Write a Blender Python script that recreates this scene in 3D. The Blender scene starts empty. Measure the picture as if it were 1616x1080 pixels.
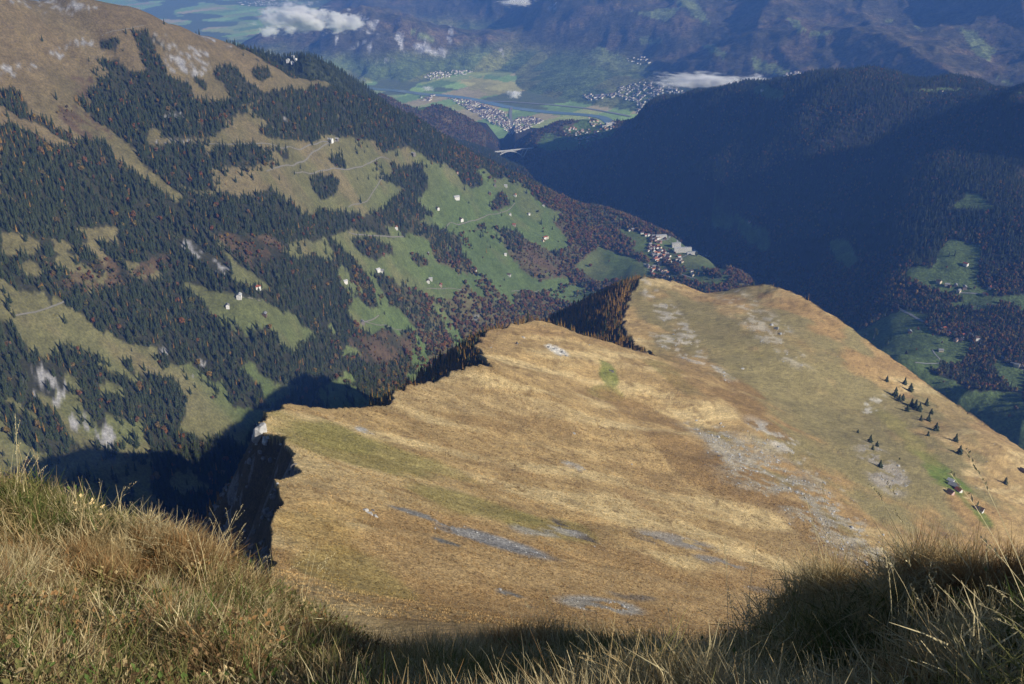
import bpy, bmesh, math, random
import numpy as np
from mathutils import Vector, Matrix, Euler

random.seed(7)
RNG = np.random.default_rng(11)
SC = bpy.context.scene
COL = SC.collection

# ------------------------------------------------------------------ camera, sky, sun, exposure
PITCH = 25.4                     # degrees below the horizon
FPX = 1616 * 35.0 / 36.0         # focal length in photo pixels
cam_d = bpy.data.cameras.new('camera'); cam = bpy.data.objects.new('camera', cam_d); COL.objects.link(cam)
cam.location = (0, 0, 0); cam.rotation_euler = (math.radians(90 - PITCH), 0, 0)
cam_d.lens = 35; cam_d.sensor_width = 36; cam_d.clip_start = 0.05; cam_d.clip_end = 120000
SC.camera = cam
HAZE_D, HAZE_C = 4.8e-5, (0.15, 0.36, 1.0)

SUN_AZ, SUN_EL = 113.0, 25.0     # azimuth measured clockwise from the viewing direction (+Y)
az, el = math.radians(SUN_AZ), math.radians(SUN_EL)
SDIR = np.array([math.sin(az) * math.cos(el), math.cos(az) * math.cos(el), math.sin(el)])
w = bpy.data.worlds.new('World'); SC.world = w; w.use_nodes = True
nt = w.node_tree; nt.nodes.clear()
sky = nt.nodes.new('ShaderNodeTexSky'); sky.sky_type = 'NISHITA'; sky.sun_disc = False
sky.sun_elevation = el; sky.sun_rotation = az; sky.altitude = 2000; sky.dust_density = 0.4; sky.ozone_density = 1.5
bg = nt.nodes.new('ShaderNodeBackground'); bg.inputs[1].default_value = 0.05
wo = nt.nodes.new('ShaderNodeOutputWorld')
nt.links.new(sky.outputs[0], bg.inputs[0]); nt.links.new(bg.outputs[0], wo.inputs[0])
sd = bpy.data.lights.new('sun', 'SUN'); sun = bpy.data.objects.new('sun', sd); COL.objects.link(sun)
sd.energy = 4.6; sd.angle = math.radians(0.5); sd.color = (1.0, 0.955, 0.89)
sun.rotation_euler = Vector((-SDIR[0], -SDIR[1], -SDIR[2])).to_track_quat('-Z', 'Y').to_euler()
SC.view_settings.view_transform = 'Standard'; SC.view_settings.look = 'None'
SC.view_settings.exposure = 0.45; SC.view_settings.gamma = 1.0; SC.view_settings.use_curve_mapping = False
SC.render.engine = 'CYCLES'
SC.cycles.use_denoising = True
SC.cycles.volume_step_rate = 0.35; SC.cycles.volume_bounces = 6; SC.cycles.max_bounces = 7; SC.cycles.diffuse_bounces = 2; SC.cycles.transparent_max_bounces = 8

# ------------------------------------------------------------------ small maths
CP, SP = math.cos(math.radians(PITCH)), math.sin(math.radians(PITCH))

def ray(u, v):
    """photo pixel -> direction (x right, y forward, z up)"""
    u = np.asarray(u, float); v = np.asarray(v, float)
    a = (u - 808) / FPX; b = (540 - v) / FPX
    return np.stack([a, CP + b * SP, -SP + b * CP], -1)

def P(u, v, h):
    """point on the ray of a photo pixel at horizontal distance h"""
    d = ray(u, v); k = h / np.hypot(d[..., 0], d[..., 1])
    return d * np.asarray(k)[..., None] if np.ndim(k) else d * k

def project(x, y, z):
    zc = y * CP - z * SP                 # depth
    yc = y * SP + z * CP
    zc = np.where(zc < 1e-3, 1e-3, zc)
    return 808 + FPX * x / zc, 540 - FPX * yc / zc

def _hash(ix, iy, seed):
    h = (ix.astype(np.uint32) * np.uint32(374761393) + iy.astype(np.uint32) * np.uint32(668265263) + np.uint32(seed * 974711 + 12345))
    h = (h ^ (h >> np.uint32(13))) * np.uint32(1274126177)
    h = h ^ (h >> np.uint32(16))
    return h.astype(np.float64) / 4294967295.0

def vnoise(x, y, seed=0):
    x0 = np.floor(x); y0 = np.floor(y); fx = x - x0; fy = y - y0
    ix = x0.astype(np.int64); iy = y0.astype(np.int64)
    fx = fx * fx * fx * (fx * (fx * 6 - 15) + 10); fy = fy * fy * fy * (fy * (fy * 6 - 15) + 10)
    a = _hash(ix, iy, seed); b = _hash(ix + 1, iy, seed); c = _hash(ix, iy + 1, seed); d = _hash(ix + 1, iy + 1, seed)
    return (a + (b - a) * fx + (c - a) * fy + (a - b - c + d) * fx * fy) * 2 - 1

def fbm(x, y, scale, octv=4, seed=0, gain=0.5, ridged=False):
    x = np.asarray(x, float) / scale; y = np.asarray(y, float) / scale; out = 0; amp = 1.0; tot = 0
    for i in range(octv):
        c, s = math.cos(0.7 * i + 0.3), math.sin(0.7 * i + 0.3)
        n = vnoise(x * c - y * s + 17.3 * i, x * s + y * c - 9.1 * i, seed + i * 7)
        if ridged: n = 1 - 2 * np.abs(n)
        out = out + amp * n; tot += amp; amp *= gain; x = x * 2.03; y = y * 2.03
    return out / tot

class TPS:
    """smooth surface z(x, y) through survey points"""
    def __init__(self, pts, lam=1e-4):
        p = np.asarray(pts, float); self.c = p[:, :2] / 1000.0
        n = len(p); K = self._k(self.c); A = np.zeros((n + 3, n + 3))
        A[:n, :n] = K + lam * np.eye(n); A[:n, n] = 1; A[:n, n + 1:] = self.c; A[n, :n] = 1; A[n + 1:, :n] = self.c.T
        self.w = np.linalg.solve(A, np.concatenate([p[:, 2], [0, 0, 0]]))
    def _k(self, q):
        d2 = ((q[:, None, :] - self.c[None]) ** 2).sum(-1)
        return 0.5 * d2 * np.log(d2 + 1e-12)
    def __call__(self, x, y):
        sh = np.shape(x); q = np.stack([np.ravel(x), np.ravel(y)], -1) / 1000.0; out = np.empty(len(q))
        n = len(self.c)
        for i in range(0, len(q), 40000):
            s = q[i:i + 40000]
            out[i:i + 40000] = self._k(s) @ self.w[:n] + self.w[n] + s @ self.w[n + 1:]
        return out.reshape(sh)

def inpoly(poly, u, v):
    u = np.asarray(u); v = np.asarray(v); res = np.zeros(u.shape, bool); n = len(poly)
    for i in range(n):
        x1, y1 = poly[i]; x2, y2 = poly[(i + 1) % n]
        if y1 == y2: continue
        cnd = (y1 > v) != (y2 > v)
        res ^= cnd & (u < (x2 - x1) * (v - y1) / (y2 - y1) + x1)
    return res

def inpolys(polys, u, v):
    r = np.zeros(np.shape(u), bool)
    for p in polys: r |= inpoly(p, u, v)
    return r

def crop(pts, x0, y0, s):
    return [(x0 + a / s, y0 + b / s) for a, b in pts]

def polydist(pts, x, y):
    """distance to a 2-D/3-D polyline and the interpolated extra columns at the nearest point"""
    pts = np.asarray(pts, float); best = np.full(np.shape(x), 1e18); ex = np.zeros(np.shape(x) + (pts.shape[1] - 2,))
    for i in range(len(pts) - 1):
        ax, ay = pts[i, :2]; bx, by = pts[i + 1, :2]; dx, dy = bx - ax, by - ay; L = dx * dx + dy * dy + 1e-9
        t = np.clip(((x - ax) * dx + (y - ay) * dy) / L, 0, 1)
        d2 = (x - ax - t * dx) ** 2 + (y - ay - t * dy) ** 2
        m = d2 < best
        best = np.where(m, d2, best)
        e = pts[i, 2:] + t[..., None] * (pts[i + 1, 2:] - pts[i, 2:])
        ex = np.where(m[..., None], e, ex)
    return np.sqrt(best), ex

def smooth(a, b, x):
    t = np.clip((x - a) / (b - a), 0, 1); return t * t * (3 - 2 * t)
# ------------------------------------------------------------------ the lie of the land (metres, camera eye at the origin)
PLAIN = -1890.0

# the grassy ridge: its outline (crest, then brow), each point = photo pixel + distance, last = fall-away slope behind it
CREST = [(430, 935, 165, 2.5), (432, 895, 225, 2.5), (428, 850, 290, 2.5), (440, 800, 335, 2.5), (432, 764, 378, 2.5), (452, 760, 392, 2.2), (476, 745, 408, 1.6), (458, 712, 450, 2.0),
         (452, 692, 480, 2.5), (418, 690, 500, 2.5), (408, 668, 522, 2.5), (428, 652, 560, 1.6), (456, 639, 605, 1.3), (500, 643, 622, 1.0), (548, 645, 640, 1.0), (575, 641, 662, 1.0), (602, 641, 685, 1.0),
         (622, 622, 740, 1.0), (655, 612, 785, 1.0), (700, 598, 845, 1.0), (716, 588, 870, 1.0), (776, 580, 900, 1.0), (760, 566, 950, 1.0), (752, 545, 1015, 0.95), (762, 528, 1085, 0.9), (800, 518, 1140, 0.8),
         (845, 504, 1210, 0.75), (880, 512, 1225, 0.7), (920, 527, 1240, 0.7), (980, 545, 1270, 0.65), (1038, 560, 1300, 0.62), (1000, 540, 1390, 0.62), (986, 520, 1470, 0.62),
         (986, 495, 1570, 0.62), (998, 465, 1690, 0.60), (1011, 437, 1800, 0.60), (1045, 441, 1830, 0.8), (1075, 451, 1850, 0.8), (1110, 462, 1870, 0.8),
         (1160, 455, 1890, 0.8), (1215, 447, 1900, 0.8), (1280, 476, 1850, 0.8), (1330, 508, 1820, 0.8), (1380, 545, 1800, 0.85),
         (1430, 580, 1780, 0.9), (1480, 615, 1750, 0.9), (1550, 664, 1710, 0.95), (1616, 710, 1650, 1.0), (1720, 775, 1580, 1.0), (1850, 850, 1500, 1.0), (2000, 930, 1400, 1.0), (2300, 1050, 1250, 1.0)]
FACE = [(700, 700, 640), (550, 700, 545), (900, 700, 775), (1100, 700, 950), (1130, 640, 1120), (1200, 740, 985), (1380, 860, 900), (1500, 960, 840),
        (900, 850, 455), (700, 850, 368), (560, 850, 322), (1100, 850, 620), (600, 950, 245), (900, 960, 325), (1150, 960, 450), (1300, 940, 630), (800, 600, 895), (950, 600, 1060), (1000, 640, 1030),
        (1200, 560, 1500), (1100, 520, 1560), (1300, 650, 1400), (1420, 640, 1560), (1505, 770, 1250), (1560, 690, 1540), (1616, 780, 1400), (1616, 900, 1120), (1800, 1000, 950), (1300, 560, 1620), (1150, 610, 1280)]
_fp = [P(u, v, h) for u, v, h, s in CREST] + [P(*t) for t in FACE]
_fp += [(0, 45, -48), (-30, 60, -68), (60, 60, -66), (0, 10, -10.5), (0, 100, -95), (100, 100, -108), (-60, 100, -103), (20, 5, -7), (-15, 5, -7), (0, -60, 10), (100, -60, -10), (-100, -60, -20), (200, 100, -170)]
face_tps = TPS(_fp, 2e-4)
_cp = [P(u, v, h) for u, v, h, s in CREST]
_cl = [(-60., -400., 60., 1.8), (-40., -20., -20., 1.8), (-45., 60., -60., 1.9), (-56., 110., -100., 1.9)] + [(p[0], p[1], p[2], c[3]) for p, c in zip(_cp, CREST)]
_fine = []
for i in range(len(_cl) - 1):
    a, b = np.array(_cl[i]), np.array(_cl[i + 1]); L = np.hypot(*(b - a)[:2]); n = max(1, int(L / 8))
    for k in range(n):
        p = a + (b - a) * k / n
        j = 0.0 if k == 0 else min(6.0, 0.008 * np.hypot(p[0], p[1]))
        p[0] += j * float(vnoise(np.array(p[1] / 13.0), np.array(p[0] / 13.0), 3)); p[1] += j * float(vnoise(np.array(p[0] / 11.0), np.array(p[1] / 11.0), 5))
        _fine.append(p)
_fine.append(np.array(_cl[-1])); _fine = np.array(_fine)
_fine[:, 2] = face_tps(_fine[:, 0], _fine[:, 1])
OFFPOLY = [tuple(p[:2]) for p in _fine] + [(6000, 500), (6000, 8000), (-8000, 8000), (-8000, -400)]

def z_ridge(x, y):
    h = np.hypot(x, y); amp = np.clip(h / 400.0, 0.02, 1.0)
    z = face_tps(x, y)
    z = z + amp * (5.5 * fbm(x, y, 150, 3, 21) + 1.7 * fbm(x, y, 34, 3, 22) + 0.35 * fbm(x, y, 9, 2, 23))
    # shallow runnels down the fall line
    s = (x * 0.83 + y * 0.56); t = (-x * 0.56 + y * 0.83)
    z = z - amp * 6.0 * np.clip(fbm(t + 12 * fbm(x, y, 90, 2, 31), s * 0.16, 42, 3, 33), 0, 1) ** 1.5
    # terracettes: small steps trodden along the contours
    w_ = z / 3.4 + 1.6 * fbm(x, y, 45, 3, 36); f_ = w_ - np.floor(w_); z = z + amp * (0.8 + 0.5 * fbm(x, y, 70, 2, 37)) * (smooth(.55, .95, f_) - f_)
    z = z + amp * 1.3 * fbm(x, y, 75, 3, 38, .55, True)
    off = inpoly(OFFPOLY, x, y)
    if off.any():
        xo, yo = x[off], y[off]
        near = (np.abs(xo) < 4500) & (yo < 4500)
        zz = np.full(xo.shape, -9999.0)
        d, e = polydist(_fine, xo[near], yo[near])
        rug = fbm(xo[near], yo[near], 55, 4, 41, 0.55, True)
        zz[near] = e[:, 0] - e[:, 1] * d - 0.0006 * d * d + np.clip(d / 25, 0, 1) * (7 * rug - 2) + np.clip(d / 90, 0, 1) * 14 * fbm(xo[near], yo[near], 170, 3, 43)
        z = z.copy(); z[off] = zz
    return z

# the long mountainside across the side valley
def column(u, v0, h0, vs, slope):
    pts = []; t = lambda v: -float(ray(u, v)[2] / np.hypot(ray(u, v)[0], ray(u, v)[1]))
    h = h0; tv = t(v0); pts.append((u, v0, h)); 
    for v, s in zip(vs, slope if hasattr(slope, '__len__') else [slope] * len(vs)):
        t2 = t(v); h = h * (tv + s) / (t2 + s); tv = t2; pts.append((u, v, h))
    return pts
_fl = []; _sky = []
for u, v0, h0, vs, s in [(-260, 700, 1600, (560, 420, 300, 180, 60, -60), 0.50), (-120, 680, 1680, (520, 400, 280, 160, 40, -40), 0.50), (0, 650, 1750, (500, 400, 300, 200, 100, -25), (.52, .52, .5, .5, .45, .42)),
                         (120, 670, 1800, (520, 400, 300, 200, 100, -4), (.52, .5, .5, .5, .45, .42)), (240, 650, 1880, (520, 400, 300, 200, 100, 33), (.5, .5, .5, .48, .55, .5)),
                         (330, 640, 1950, (520, 400, 300, 200, 120, 63), (.5, .5, .48, .48, .5, .5)), (430, 630, 2030, (500, 400, 300, 200, 106), (.5, .48, .45, .42, .42)), (520, 610, 2250, (500, 400, 300, 200, 131), (.47, .45, .42, .42, .42)),
                         (600, 585, 2480, (500, 400, 300, 200, 158), (.44, .42, .38, .40, .42)), (660, 560, 2700, (480, 400, 300, 193), (.40, .38, .35, .38)), (740, 520, 3000, (430, 350, 290, 244), (.36, .32, .30, .3)),
                         (800, 490, 3250, (420, 360, 310, 272), (.33, .3, .27, .27)), (850, 475, 3420, (400, 340, 292), (.3, .27, .25)), (910, 460, 3620, (410, 360, 322), (.25, .22, .2))]:
    c = column(u, v0, h0, vs, s); _fl += [P(*q) for q in c]; _sky.append(P(*c[-1]))
for p in _sky:
    k = np.array([p[0], p[1]]) / np.hypot(p[0], p[1])
    for dd, dz in ((350, -190), (1000, -620), (2000, -1100)): _fl.append((p[0] + k[0] * dd, p[1] + k[1] * dd, p[2] + dz))
# terrace of the village and its edge above the gorge
for u, v, h in [(1050, 390, 4050), (1010, 425, 3800), (1100, 425, 3800), (1000, 350, 4430), (1060, 372, 4200), (1100, 398, 3990), (1150, 425, 3800), (1185, 444, 3700), (960, 335, 4480), (960, 380, 4060), (1020, 455, 3560), (1130, 460, 3560)]:
    _fl.append(P(u, v, h))
for u, v, h in [(960, 330, 4700), (1010, 352, 4520), (1065, 374, 4290), (1110, 400, 4090), (1160, 427, 3890), (1200, 450, 3760)]:
    p = P(u, v, h); _fl.append((p[0] + 90, p[1] + 40, p[2] - 150)); _fl.append((p[0] + 330, p[1] + 130, p[2] - 520))
_fl += [(1400, 2600, -1750), (1600, 3300, -1900), (-500, 900, -1250), (500, 1800, -1560), (-1500, 700, -1150), (1200, 1500, -1750), (0, 0, -1600)]
flank_tps = TPS(_fl, 1e-3)

def z_flank(x, y):
    z = flank_tps(x, y)
    s = (x * 0.75 - y * 0.66); t = (x * 0.66 + y * 0.75)          # s: down the slope
    g = fbm(t + 60 * fbm(x, y, 500, 2, 55), s * 0.22, 190, 3, 51)
    return z - 44 * np.clip(g, 0, 1) ** 1.3 + 20 * fbm(x, y, 420, 3, 52) + 5 * fbm(x, y, 90, 3, 53) + 1.5 * fbm(x, y, 28, 2, 54)

def on_plane(p0, gx, gy, pix):
    out = []
    for u, v in pix:
        d = ray(u, v); t = (p0[2] - gx * p0[0] - gy * p0[1]) / (d[2] - gx * d[0] - gy * d[1]); out.append(tuple(d * t))
    return out
def glade(x, y):
    s = (x * 0.75 - y * 0.66); t = (x * 0.66 + y * 0.75)
    return fbm(t + 50 * fbm(x, y, 200, 2, 58), s * 0.5, 200, 4, 57, .55)
_hl = [P(*q) for q in [(1010, 186, 5900), (1040, 171, 5800), (1110, 156, 5600), (1180, 144, 5450), (1240, 133, 5350), (1300, 124, 5300), (1380, 120, 5300), (1450, 130, 5250), (1540, 122, 5450), (1600, 137, 5250), (1720, 120, 5300), (1900, 100, 5300),
        (1200, 250, 4850), (1400, 250, 4650), (1600, 250, 4300), (1100, 260, 5150), (1050, 300, 4950), (1150, 355, 4600), (1200, 400, 4300), (1300, 390, 3950), (1600, 350, 3750),
        (840, 275, 5600), (870, 285, 5300), (900, 287, 5500), (950, 272, 5500), (985, 240, 5650), (1000, 220, 5750), (830, 262, 6000), (1045, 205, 5500)]]
_hl += [(p[0] * k, p[1] * k, p[2] - d) for p in _hl[:12] for k, d in ((1.07, 90), (1.2, 380))]
_hl += [(900, 3400, -1700), (800, 4200, -1780), (600, 5000, -1800), (1000, 2400, -1650), (400, 5600, -1830), (300, 900, -1500), (-300, 1500, -1500), (0, 2500, -1750), (300, 3500, -1800), (-300, 4500, -1800)]
_hl += [tuple(np.append(P(u, 250, h_)[:2], zz)) for u, h_, zz in [(880, 6300, -1790), (940, 6300, -1760), (990, 6350, -1680), (860, 6600, -1800), (1000, 6700, -1750)]]
_hl += on_plane(P(1500, 440, 3400), .16, .22, [(1500, 440), (1430, 430), (1530, 385), (1560, 450), (1480, 480), (1445, 460), (1500, 380), (1600, 420)])
_hl += on_plane(P(1520, 330, 3850), .25, .22, [(1520, 330), (1490, 320), (1560, 330), (1540, 300)])
_hl += on_plane(P(1540, 600, 2780), .08, .06, [(1540, 600), (1480, 540), (1560, 540), (1616, 560), (1616, 690), (1520, 640), (1420, 560), (1400, 600), (1450, 520)])
_hl += [(2150, 2900, -1330), (2600, 3500, -1200), (1800, 2300, -1440), (1500, 1800, -1470), (2500, 2500, -1380), (3300, 3500, -1100)]
hill_tps = TPS(_hl, 1e-3)

def z_hill(x, y):
    z = hill_tps(x, y)
    s = (x * 0.75 + y * 0.66); t = (-x * 0.66 + y * 0.75)
    r = fbm(t + 90 * fbm(x, y, 600, 2, 65), s * 0.30, 520, 4, 61, 0.45, True)
    k = smooth(-1480, -1330, z); k = k * smooth(250, 900, np.hypot(x - 1330, y - 3080)) * smooth(200, 500, np.hypot(x - 1560, y - 3500)) * smooth(300, 900, np.hypot(x - 350, y - 5500))
    return z + (8 + 72 * k) * (r - 0.15) + 8 * fbm(x, y, 220, 3, 62) + 4 * fbm(x, y, 60, 3, 63)

def roof(pts, flat, s, x, y, seed=0, amp=8):
    q = np.array([P(*p) for p in pts]); d, e = polydist(q, x, y)
    return e[..., 0] - s * np.clip(d - flat, 0, None) + amp * fbm(x, y, 160, 4, 70 + seed)

KNOLLS = [([(400, 78, 4050), (440, 92, 4000), (480, 86, 3980), (500, 92, 4000), (530, 112, 4080), (565, 134, 4200)], 25, 0.95),          # wooded hump with the white building
          ([(600, 150, 6500), (655, 172, 6600), (692, 166, 6700), (735, 186, 6800), (770, 205, 6900), (795, 222, 6800)], 25, 0.55),  # wooded hill at the mouth of the gorge
          ([(846, 237, 6250), (880, 226, 6350), (930, 215, 6450), (985, 200, 6550), (1010, 190, 6500), (1050, 178, 6300)], 170, 0.62),                      # terrace of the far village
          ([(850, 208, 6750), (885, 193, 6800), (930, 190, 6850)], 30, 0.5),
          ([(690, 240, 6050), (740, 247, 6150), (768, 243, 6270)], 60, 0.75)]                                                                  # bridge head

FAR = [P(*q) for q in [(440, 104, 10600), (520, 104, 10400), (600, 106, 10400), (700, 108, 10500), (800, 108, 10600),
       (430, 62, 11300), (500, 45, 11250), (560, 32, 11200), (600, 38, 11200), (650, 52, 11200), (690, 62, 11200), (720, 60, 11100), (770, 80, 11000),
       (880, 125, 9700), (960, 120, 9600), (1050, 120, 9300), (1150, 125, 8800), (1260, 122, 8300), (1400, 110, 8300), (1600, 110, 8000), (1800, 110, 7800),
       (900, 85, 10600), (1000, 90, 10200), (1100, 90, 9900), (900, 45, 11300), (900, 0, 12200), (800, 40, 12600), (800, 0, 13200), (700, 15, 13400), (640, 5, 13900), (560, -10, 14500),
       (1000, 50, 10800), (1000, 0, 11900), (1100, 50, 10600), (1100, 0, 11600), (1200, 60, 9600), (1300, 50, 9700), (1300, 0, 10700), (1450, 50, 9400), (1450, 0, 10500), (1600, 50, 9100), (1600, 0, 10100), (1800, 0, 9700),
       (800, -120, 15500), (1000, -150, 14500), (1200, -150, 13500), (1500, -150, 12500), (1900, -150, 12000)]]
FAR += [tuple(np.append(P(u, v, h)[:2], -1960)) for u, v, h in [(380, 110, 10200), (480, 130, 9500), (600, 140, 9300), (720, 140, 9300), (820, 150, 9000), (920, 165, 8500), (1050, 160, 8200), (300, 60, 11500), (350, 30, 13000), (440, 15, 14500), (500, 5, 15200), (200, 0, 15000), (1000, 200, 7500), (1300, 180, 7000), (1700, 180, 6500)]]
FAR += [(-9000, 10000, -2000), (-4500, 17000, -2000), (0, 26000, 300), (9000, 22000, 500), (-9000, 26000, -2000)]
far_tps = TPS(FAR, 2e-3)

def z_far(x, y):
    z = far_tps(x, y)
    k = smooth(-1890, -1600, z)
    r = fbm(x + 0.25 * y, y * 0.55 - x * 0.3, 1500, 5, 81, 0.5, True)
    z = z + k * (170 * (r - 0.1)) + 22 * k * fbm(x, y, 260, 4, 82, 0.55, True)
    # limestone walls: steps in the slope
    u, v = project(x, y, z)
    cl = smooth(470, 540, u) * smooth(820, 760, u) * smooth(12300, 11900, np.hypot(x, y)) * smooth(9600, 10200, np.hypot(x, y))
    return z + cl * 60 * np.tanh(3 * fbm(x, y, 420, 3, 84))

GORGE = [(*P(u, 250, h_)[:2], zz) for u, h_, zz in [(785, 8000, -1888), (795, 7300, -1850), (803, 6700, -1800), (806, 6300, -1780), (826, 6050, -1775), (870, 5600, -1770), (930, 5100, -1765), (1005, 4930, -1760), (1080, 4640, -1755), (1150, 4340, -1750), (1240, 3950, -1740)]]

NAMES = ['ridge', 'mountainside', 'hill', 'valley_floor', 'mountains', 'knoll']
def terrain(x, y, want_id=False):
    x = np.asarray(x, float); y = np.asarray(y, float); sh = x.shape; x = x.ravel(); y = y.ravel(); h = np.hypot(x, y)
    Z = np.full((6, x.size), -9e3)
    Z[3] = PLAIN + 1.5 * fbm(x, y, 700, 2, 91)
    m = h < 5200; Z[0][m] = z_ridge(x[m], y[m])
    m = (h > 700) & (h < 6600); Z[1][m] = z_flank(x[m], y[m])
    m = (h > 1700) & (h < 7600) & (x > -400); Z[2][m] = z_hill(x[m], y[m])
    m = h > 7300; Z[4][m] = z_far(x[m], y[m])
    m = (h > 3000) & (h < 8500)
    for i, (pts, fl, s) in enumerate(KNOLLS):
        Z[5][m] = np.maximum(Z[5][m], roof(pts, fl, s, x[m], y[m], i))
    z = Z.max(0)
    m = (h > 3300) & (h < 8200) & (np.abs(x - 300) < 1500)
    if m.any():
        d, e = polydist(GORGE, x[m], y[m]); g = e[:, 0] + 1.25 * np.clip(d - 18, 0, None) + 6 * fbm(x[m], y[m], 60, 3, 95); z[m] = np.minimum(z[m], np.where(d < 200, g, 9e9))
    z = z.reshape(sh)
    return (z, Z.argmax(0).reshape(sh)) if want_id else z

# ------------------------------------------------------------------ one sheet of land on a polar survey grid (fine where the photo looks, coarser with distance)
NAZ = 820
AZ = np.radians(np.linspace(-37, 37, NAZ))
HR = np.concatenate([np.geomspace(9, 150, 50)[:-1], np.geomspace(150, 2000, 400)[:-1], np.geomspace(2000, 7000, 330)[:-1], np.geomspace(7000, 18000, 170)[:-1], np.geomspace(18000, 42000, 14)])
X = np.sin(AZ)[None, :] * HR[:, None]; Y = np.cos(AZ)[None, :] * HR[:, None]
Zt, ID = terrain(X, Y, True)
LNH = np.log(HR)

def ground(x, y):
    """height of the built sheet"""
    x = np.asarray(x, float); y = np.asarray(y, float)
    a = (np.arctan2(x, y) - AZ[0]) / (AZ[1] - AZ[0]); a = np.clip(a, 0, NAZ - 1.001); i = a.astype(int); fa = a - i
    lh = np.log(np.clip(np.hypot(x, y), HR[0], HR[-1] * 0.999)); j = np.clip(np.searchsorted(LNH, lh) - 1, 0, len(HR) - 2); fh = (np.exp(lh) - HR[j]) / (HR[j + 1] - HR[j])
    return (Zt[j, i] * (1 - fa) + Zt[j, i + 1] * fa) * (1 - fh) + (Zt[j + 1, i] * (1 - fa) + Zt[j + 1, i + 1] * fa) * fh

def region(x, y):
    a = np.clip(np.rint((np.arctan2(x, y) - AZ[0]) / (AZ[1] - AZ[0])).astype(int), 0, NAZ - 1)
    j = np.clip(np.searchsorted(HR, np.hypot(x, y)), 0, len(HR) - 1)
    return ID[j, a]

def hit(u, v, hmin=60.0):
    """where the sight line of each photo pixel meets the land"""
    u = np.atleast_1d(np.asarray(u, float)); v = np.atleast_1d(np.asarray(v, float)); out = []
    for uu, vv in zip(u, v):
        d = ray(uu, vv); d = d / math.hypot(d[0], d[1])
        a = min(max((math.atan2(d[0], d[1]) - AZ[0]) / (AZ[1] - AZ[0]), 0), NAZ - 1.001); i = int(a); f = a - i
        g = (Zt[:, i] * (1 - f) + Zt[:, i + 1] * f) - d[2] * HR
        b = (g > 0) & (HR > hmin)
        if not b.any(): out.append((np.nan,) * 3); continue
        k = int(b.argmax()); k = max(k, 1)
        t = g[k - 1] / (g[k - 1] - g[k]) if g[k - 1] < 0 else 1.0
        h = HR[k - 1] + t * (HR[k] - HR[k - 1]); out.append((d[0] * h, d[1] * h, d[2] * h))
    return np.array(out)

# horizon angle along each column: what the camera can see
_ang = Zt / HR[:, None]
_run = np.maximum.accumulate(np.vstack([np.full((1, NAZ), -9.0), _ang[:-1]]), 0)
def visible(x, y, z, top=0.0):
    a = np.clip(np.rint((np.arctan2(x, y) - AZ[0]) / (AZ[1] - AZ[0])).astype(int), 0, NAZ - 1)
    h = np.hypot(x, y); j = np.clip(np.searchsorted(HR, h) - 1, 0, len(HR) - 1)
    return (z + top) / h >= _run[j, a] - 1e-4

def ob(name, mesh, mat=None, parent=None, loc=None, label=None, cat=None, group=None, kind=None):
    o = bpy.data.objects.new(name, mesh); COL.objects.link(o)
    if mat is not None and mesh is not None and not mesh.materials: mesh.materials.append(mat)
    if parent is not None: o.parent = parent
    if loc is not None: o.location = loc
    for k, v in (('label', label), ('category', cat), ('group', group), ('kind', kind)):
        if v: o[k] = v
    return o

def mesh_from(name, verts, faces, mats=(), midx=None, smooth_=False):
    me = bpy.data.meshes.new(name); me.from_pydata([tuple(map(float, v)) for v in verts], [], faces)
    for m in mats: me.materials.append(m)
    if midx is not None: me.polygons.foreach_set('material_index', midx)
    if smooth_: me.polygons.foreach_set('use_smooth', [True] * len(me.polygons))
    me.update(); return me

def mesh_np(name, V, F):
    """quads (n,4) or triangles (n,3) from numpy arrays, smooth shaded"""
    me = bpy.data.meshes.new(name); n = F.shape[1]
    me.vertices.add(len(V)); me.vertices.foreach_set('co', V.astype(np.float32).ravel())
    me.loops.add(F.size); me.loops.foreach_set('vertex_index', F.astype(np.int32).ravel())
    me.polygons.add(len(F)); me.polygons.foreach_set('loop_start', np.arange(0, F.size, n, dtype=np.int32))
    me.polygons.foreach_set('use_smooth', np.ones(len(F), bool)); me.update(calc_edges=True)
    return me
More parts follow.
